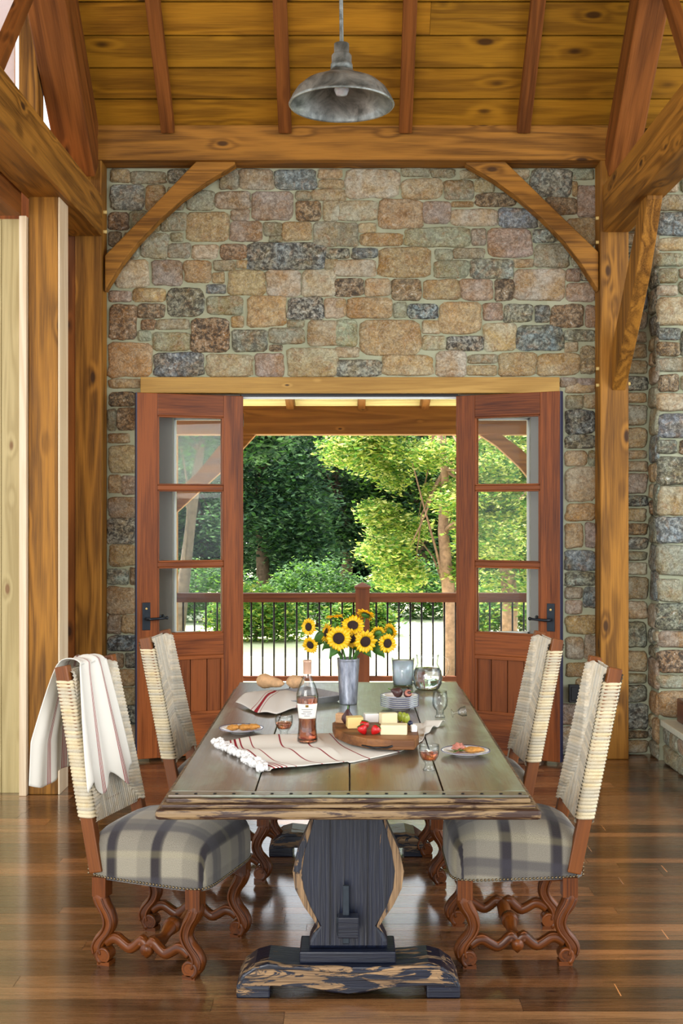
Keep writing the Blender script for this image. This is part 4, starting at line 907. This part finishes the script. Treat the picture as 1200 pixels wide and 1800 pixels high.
FL = [('sunflower highest at the far left of the bouquet, facing left', 542, 1102, 5.38, .036, (-.75, -1, .05)), ('sunflower lowest at the far left of the bouquet', 545, 1134, 5.36, .034, (-.5, -1, -.35)),
      ('sunflower seen side-on left of the big centre bloom', 573, 1112, 5.40, .040, (-1, -.35, .25)), ('sunflower facing upwards at the top left of the bouquet', 588, 1084, 5.45, .036, (-.1, .15, 1)),
      ('largest sunflower at the centre front, facing the viewer', 595, 1122, 5.33, .050, (-.05, -1, .12)), ('sunflower at the top centre, above the big bloom', 620, 1099, 5.42, .047, (.05, -.8, .6)),
      ('sunflower half hidden right of the big centre bloom', 617, 1122, 5.40, .040, (.15, -1, .1)), ('drooping sunflower just above the right vase rim', 642, 1128, 5.34, .047, (.35, -1, -.15)),
      ('sunflower at the very top right showing its green back', 643, 1080, 5.46, .038, (.3, .5, .9)), ('sunflower at the far right of the bouquet, facing right', 681, 1131, 5.36, .040, (.5, -1, -.05)),
      ('sunflower turned away at the right, showing green sepals', 664, 1113, 5.42, .032, (-.2, .8, .4)), ('sunflower behind the far right bloom, its back showing', 686, 1110, 5.44, .034, (.7, .6, .2))]
for i, (lab, px, py, Y, rad, dv) in enumerate(FL):
    r, h, path = sunflower(lab, px, py, Y, rad, dv, 300+i)
    if i in (0, 2, 4, 7, 10, 6, 9):
        k = 8; b_ = path[k]; sd = -1 if i in (0, 2, 4) else 1; rg = random.Random(i)
        dr = Vector((sd*.8, rg.uniform(-.5, .3), rg.uniform(-.7, -.2))).normalized(); sdv = dr.cross(Vector((0, 1, .3))).normalized(); L = .07
        def lf(u, v, b_=b_, dr=dr, sdv=sdv, L=L):
            w_ = math.sin(min(1, u*1.15)*math.pi)**.7*.026 if u*1.15 < 1 else 0; w_ = .030*(math.sin(math.pi*u**.7))
            return b_+dr*L*u+sdv*w_*(v-.5)*2+Vector((0, 0, -.03*u*u+.008*abs(v-.5)*2))
        mb = MB(); mb.grid(lf, 8, 4); obj('leaf', mb, M['stem'], r, solid=.0006)
# plates
def plate_prof(R_): return [(0, .004), (R_*.55, .004), (R_*.62, .0045), (R_*.8, .011), (R_, .016), (R_*1.005, .0175), (R_*.99, .0185), (R_*.8, .0135), (R_*.6, .0070), (0, .0065)]
def plate(label, p, R_, z=TZ, group=None):
    r = thing('plate', label, 'plate', (p[0], p[1], z), 0, group)
    mb = MB(); mb.lathe([(0, 0), (R_*.5, 0), (R_*.52, .004)]+plate_prof(R_)[1:], 48); obj('dish', mb, M['china'], r)
    mb = MB(); mb.lathe([(R_*.955, .0178), (R_*1.0, .0190), (R_*1.006, .0172), (R_*.985, .0168)], 48); obj('painted_rim', mb, M['china_rim'], r)
    return r
pl = T(424, 1287); plate('small white plate with toast on the left of the table', pl, .088)
pr_ = T(818, 1327); plate('small white plate with food at the front right of the table', pr_, .088)
st = T(702, 1246)
for i, nm in enumerate(('lowest', 'second from the bottom', 'third from the bottom', 'fourth from the bottom', 'second from the top', 'topmost')):
    plate('white plate in the stack behind the cheese board, '+nm, st, .085, TZ+i*.0088, 'stacked white plates')
SZ = TZ+5*.0088+.0072
def chunk(name, label, cat, pts, mat, group=None, bevel=.006):
    mb = MB()
    for q_ in pts: mb.ball(*q_)
    return tag(obj(name, mb, M[mat]), label, cat, group)
def lumpy(name, label, cat, c, rx, ry, rz, mat, jit=.25, rot=0, group=None):
    mb = MB(); mb.ball((0, 0, 0), rx, ry, rz, 18, 11, jit=jit, M=Matrix.Rotation(rot, 3, 'Z')); o = obj(name, mb, M[mat]); o.location = c; return tag(o, label, cat, group)
def fig(label, c, s_=.022, mat='fig', tilt=(0, 0)):
    r = thing('fig', label, 'fig', c); mb = MB()
    mt = Matrix.Rotation(tilt[0], 3, 'X') @ Matrix.Rotation(tilt[1], 3, 'Y')
    mb.lathe([(0, -s_), (s_*.6, -s_*.85), (s_, -s_*.2), (s_*.9, s_*.35), (s_*.45, s_*.95), (s_*.18, s_*1.4), (0, s_*1.45)], 20, M=mt); obj('flesh', mb, M[mat], r)
    mb = MB(); e = mt @ Vector((0, 0, s_*1.4)); mb.tube([e, e+mt @ Vector((.002, 0, s_*.6))], .0025, 6); obj('stem', mb, M['stem'], r); return r
fig('whole dark fig on the top plate of the stack', (st.x-.008, st.y, SZ+.021), .023, tilt=(0, -1.2))
r = fig('cut fig showing pink flesh on the top plate of the stack', (st.x+.035, st.y-.02, SZ+.018), .019, tilt=(1.1, .5))
mb = MB(); mb.ball((0, 0, 0), .016, .016, .004, 16, 6, M=Matrix.Rotation(1.1, 3, 'X')); o = obj('cut_face', mb, M['fig_in'], r); o.location = (0.002, -.013, .006)
for k, (dx, dy, a, l) in enumerate(((-.03, -.005, .3, 'round'), (.012, .0, -.1, 'long'), (.045, .01, .2, 'small end'))):
    lumpy('toast_slice', 'toasted %s slice on the left plate' % l, 'toast', (pl.x+dx, pl.y+dy, TZ+.0195), .026, .020, .011, 'toast', .4, a, 'toast on the left plate')
lumpy('toast_slice', 'brown piece of toast at the left of the front right plate', 'toast', (pr_.x-.025, pr_.y+.01, TZ+.0235), .022, .016, .016, 'fig_in', .6)
lumpy('toast_slice', 'golden toast at the right of the front right plate', 'toast', (pr_.x+.028, pr_.y, TZ+.0185), .036, .026, .010, 'toast', .35)
def leafy(name, label, c, n, s_, mat='green'):
    rg = random.Random(n); mb = MB()
    for _ in range(n):
        a = rg.uniform(0, 6.28); l_ = s_*rg.uniform(.6, 1); o_ = Vector((rg.gauss(0, s_*.35), rg.gauss(0, s_*.3), rg.uniform(0, .008)))
        d_ = Vector((math.cos(a), math.sin(a), rg.uniform(0, .4))); n_ = Vector((-math.sin(a), math.cos(a), 0)); mb.add([o_, o_+d_*l_*.5+n_*l_*.2, o_+d_*l_, o_+d_*l_*.5-n_*l_*.2], [(0, 1, 2, 3)])
    o = obj(name, mb, M[mat], solid=.0008); o.location = c; return tag(o, label, 'herb')
leafy('herb_sprig', 'green herb leaves on the front right plate', (pr_.x-.035, pr_.y-.02, TZ+.014), 14, .03)
leafy('herb_sprig', 'dark green herb between the cheeses on the board', tuple(T(684, 1262, .83)), 10, .028)
# pitcher
p = T(751, 1212); pt = thing('water_pitcher', 'round glass pitcher of water with a looped handle', 'pitcher', (p.x, p.y, TZ))
pp_ = [(.045, 0), (.058, .006), (.070, .030), (.074, .060), (.070, .090), (.058, .112), (.052, .125), (.054, .150), (.058, .172)]
mb = MB(); mb.lathe([(0, 0)]+pp_+[(a-.003, b) for a, b in reversed(pp_[1:])]+[(0, .008)], 40); obj('jug_body', mb, M['glass'], pt)
mb = MB(); mb.lathe([(0, .0085)]+[(a-.0035, b+.002) for a, b in pp_[1:5]]+[(.0600, .103), (0, .103)], 40); obj('water', mb, M['water'], pt)
mb = MB(); mb.tube([(.052, 0, .158), (.075, 0, .164), (.098, 0, .150), (.106, 0, .118), (.098, 0, .085), (.082, 0, .062), (.072, 0, .054)], [.007, .0065, .006, .006, .006, .006, .007], 10); obj('handle', mb, M['glass'], pt)
# ice tumbler
p = T(708, 1206); it_ = thing('ice_tumbler', 'large square-shouldered tumbler of cloudy iced water left of the pitcher', 'glass', (p.x, p.y, TZ))
mb = MB(); o_ = [(.046, 0), (.050, .006), (.054, .06), (.058, .142)]; mb.lathe([(0, 0)]+o_+[(a-.003, b) for a, b in reversed(o_[1:])]+[(0, .010)], 36); obj('tumbler_body', mb, M['glass'], it_)
mb = MB(); mb.lathe([(0, .011), (.0460, .011), (.0505, .06), (.0540, .128), (0, .130)], 36); obj('iced_water', mb, M['ice'], it_)
# small glass lying on its side
p = T(806, 1263); ly = thing('small_glass', 'small clear glass lying on its side by the right table edge', 'glass', (p.x, p.y, TZ))
mr = Matrix.Rotation(R(80), 3, 'Y') @ Matrix.Rotation(0, 3, 'Z'); gq = [(.017, 0), (.018, .003), (.006, .008), (.005, .022), (.010, .028), (.020, .042), (.022, .062)]
mb = MB(); mb.lathe([(0, 0)]+gq+[(a-.0015, b) for a, b in reversed(gq[4:])]+[(0, .030)], 26, M=mr, o=(-.03, 0, .021)); obj('glass_body', mb, M['glass'], ly)

# striped towel with pompoms under the board
far = [(385, 1310), (458, 1297), (560, 1290), (622, 1288), (690, 1274), (782, 1271)]; near = [(468, 1356), (537, 1352), (622, 1340), (705, 1321), (742, 1303), (748, 1291)]
def thr(u, v):
    k = min(4, int(u*5)); f = u*5-k
    def sm(l): return T(l[k][0]+(l[k+1][0]-l[k][0])*f, l[k][1]+(l[k+1][1]-l[k][1])*f, .762)
    a, b = sm(near), sm(far); q_ = a.lerp(b, v)
    inb = 1 if .02 < u < .38 or u > .92 else .15
    q_.z = .7625+.006*inb*(1+math.sin(v*13+u*9))*(1 if u < .9 else 1.3)+.002*noise.noise(Vector((u*9, v*6, 0)))*inb; return q_
tw = thing('pompom_towel', 'white towel with red stripes and a pompom edge under the cutting board', 'towel')
mb = MB(); mb.grid(thr, 110, 40, gf=lambda u, v: (u*.56+.03*math.sin(v*3)*(1-u), v*.3, 0)); obj('cloth', mb, M['throw'], tw, solid=.002)
mb = MB(); rg = random.Random(4)
for i in range(95):
    v = i/94; c = thr(0, v); c += Vector((rg.uniform(-.02, .008), rg.uniform(-.022, .012), rg.uniform(.0, .010)+.007)); mb.ball(c, rg.uniform(.009, .014), n=10, m=6, jit=.6)
o = obj('pompom_fringe', mb, M['fluff'], tw); o['kind'] = 'stuff'
# cutting board
BZ = .7745; BT = .8105
bpx = [(584, 1270), (588, 1281), (612, 1291), (645, 1298), (690, 1301), (728, 1301), (736, 1292), (733, 1279), (715, 1270), (660, 1262), (605, 1260)]
poly = [(T(a, b, BT).x, T(a, b, BT).y) for a, b in bpx]
cb = thing('cutting_board', 'thick rustic wooden cutting board carrying cheese and strawberries', 'cutting board')
obj('slab', MB().prism(poly, BZ, BT, 'xy', 0), M['board'], cb, bevel=.004)
mb = MB(); ha = [T(a, b, .79)+Vector((0, -.006, 0)) for a, b in ((636, 1307), (655, 1311), (680, 1311), (700, 1308), (705, 1303))]; ha = [Vector((q_.x, q_.y-.006, .786+(.006 if i > 2 else 0))) for i, q_ in enumerate(ha)]
mb.tube(ha, [.003, .004, .004, .0045, .005], 8); obj('handle', mb, M['black'], cb)
def wedge(name, label, px, py, sx__, sy__, sz__, rz, mat, taper=0, z=BT):
    p = T(px, py, BT); o = obj(name, MB().prism([(-sx__/2, -sy__/2), (sx__/2, -sy__/2), (sx__/2, sy__/2*(1-taper)), (-sx__/2, sy__/2)], 0, sz__, 'xy'), M[mat], bevel=.003); o.location = (p.x, p.y, z+.0003); o.rotation_euler = (0, 0, rz); return tag(o, label, 'cheese')
wedge('cheese_piece', 'yellow cube of cheese at the left of the board', 623, 1279, .060, .05, .042, R(8), 'cheese_y')
wedge('cheese_piece', 'big cream coloured block of cheese at the right of the board', 692, 1290, .098, .055, .036, R(-4), 'cheese_w')
wedge('cheese_piece', 'pale grey wedge of cheese at the far left end of the board', 599, 1270, .036, .03, .036, R(-20), 'bread')
wedge('cheese_piece', 'white wedge of soft cheese at the back of the board', 652, 1269, .055, .04, .034, R(10), 'china', .5)
wedge('cheese_piece', 'thin tan wedge of cheese behind the big cream block', 682, 1272, .065, .035, .042, R(18), 'cheese_w', .6)
wedge('cheese_piece', 'small white piece of cheese at the right end of the board', 727, 1286, .022, .03, .024, R(5), 'china')
p = T(607, 1277, BT); fig('dark fig with a pointed stem behind the yellow cheese cube', (p.x+.008, p.y+.035, BT+.026), .024)
def berry(label, px, py, k):
    p = T(px, py, BT); r = thing('strawberry', label, 'strawberry', (p.x, p.y, BT+.019), 0, 'strawberries on the board'); mt = Matrix.Rotation(k, 3, 'Y')
    mb = MB(); mb.lathe([(0, -.022), (.009, -.016), (.016, -.004), (.018, .006), (.013, .015), (0, .017)], 18, M=mt); obj('berry', mb, M['straw'], r)
    mb = MB()
    for i in range(7):
        a = i*.9; mb.add([mt @ Vector(q_) for q_ in ((0, 0, .016), (.007*math.cos(a-.4), .007*math.sin(a-.4), .018), (.017*math.cos(a), .017*math.sin(a), .016), (.007*math.cos(a+.4), .007*math.sin(a+.4), .018))], [(0, 1, 2, 3)])
    obj('leaves', mb, M['green'], r, solid=.001)
berry('left strawberry in front of the cheese board pieces', 637, 1291, -.5); berry('right strawberry beside the big cream cheese', 660, 1292, .7); berry('darker strawberry behind the two front strawberries', 640, 1284, .2)
for k, (a, b, s_) in enumerate(((703, 1269, 'left'), (710, 1270, 'middle'), (715, 1272, 'right'))):
    p = T(a, b, BT); o = lumpy('green_grape', 'green grape at the back right of the board, %s one' % s_, 'grape', (p.x, p.y, BT+.020), .012, .012, .020, 'pear', .05)
p = T(721, 1277, BT); lumpy('blueberry', 'dark blue berry by the green grapes', 'berry', (p.x, p.y+.01, BT+.011), .010, .010, .010, 'blue_edge', .05)
# bread, cloth and tray at the back left
p = T(527, 1232); tr_ = thing('bread_tray', 'shallow grey square tray with a raised rim under the bread cloth', 'tray', (p.x, p.y, TZ), R(38))
mb = MB(); mb.box(-.12, -.12, 0, .12, .12, .008)
for s_ in (-1, 1):
    mb.add([(-.12, s_*.12, 0), (.12, s_*.12, 0), (.155, s_*.155, .034), (-.155, s_*.155, .034)], [(0, 1, 2, 3)]); mb.add([(s_*.12, -.12, 0), (s_*.12, .12, 0), (s_*.155, .155, .034), (s_*.155, -.155, .034)], [(0, 1, 2, 3)])
obj('dish', mb, plain('grey_pewter', C(150, 150, 152), .4, .2, nz=.1), tr_, solid=.004)
nf = [(446, 1216), (478, 1214), (508, 1216), (530, 1214)]; nn = [(414, 1233), (452, 1250), (486, 1252), (528, 1241)]
def nap(u, v):
    k = min(2, int(u*3)); f = u*3-k
    a = T(nn[k][0]+(nn[k+1][0]-nn[k][0])*f, nn[k][1]+(nn[k+1][1]-nn[k][1])*f, .775); b = T(nf[k][0]+(nf[k+1][0]-nf[k][0])*f, nf[k][1]+(nf[k+1][1]-nf[k][1])*f, .80)
    q_ = a.lerp(b, v); q_.z = .768+.032*min(1, v*1.5)**.7*(.7+.3*math.sin(u*3))+.006*(1+math.sin(u*16+v*4))*(1-abs(v-.5)); q_.z += .010*max(0, .2-abs(u-.02))*5*v; return q_
mb = MB(); mb.grid(nap, 60, 40, gf=lambda u, v: (u*.32-v*.03, v*.2, 0)); tag(obj('bread_cloth', mb, M['napkin'], solid=.003), 'folded grey-white cloth with a wide red stripe beneath the bread', 'cloth')
a, b = T(452, 1206, .80), T(497, 1213, .80)
mb = MB(); pa = [a.lerp(b, i/8)+Vector((0, .05, .022)) for i in range(9)]; mb.tube(pa, [.012, .030, .036, .033, .027, .024, .022, .018, .006], 14); tag(obj('bread_loaf', mb, M['bread']), 'long pale bread loaf on the cloth at the back left', 'bread')
p = T(518, 1212, .80); lumpy('bread_roll', 'round bread roll on the cloth beside the loaf', 'bread', (p.x, p.y+.03, .832), .042, .035, .030, 'bread', .2)
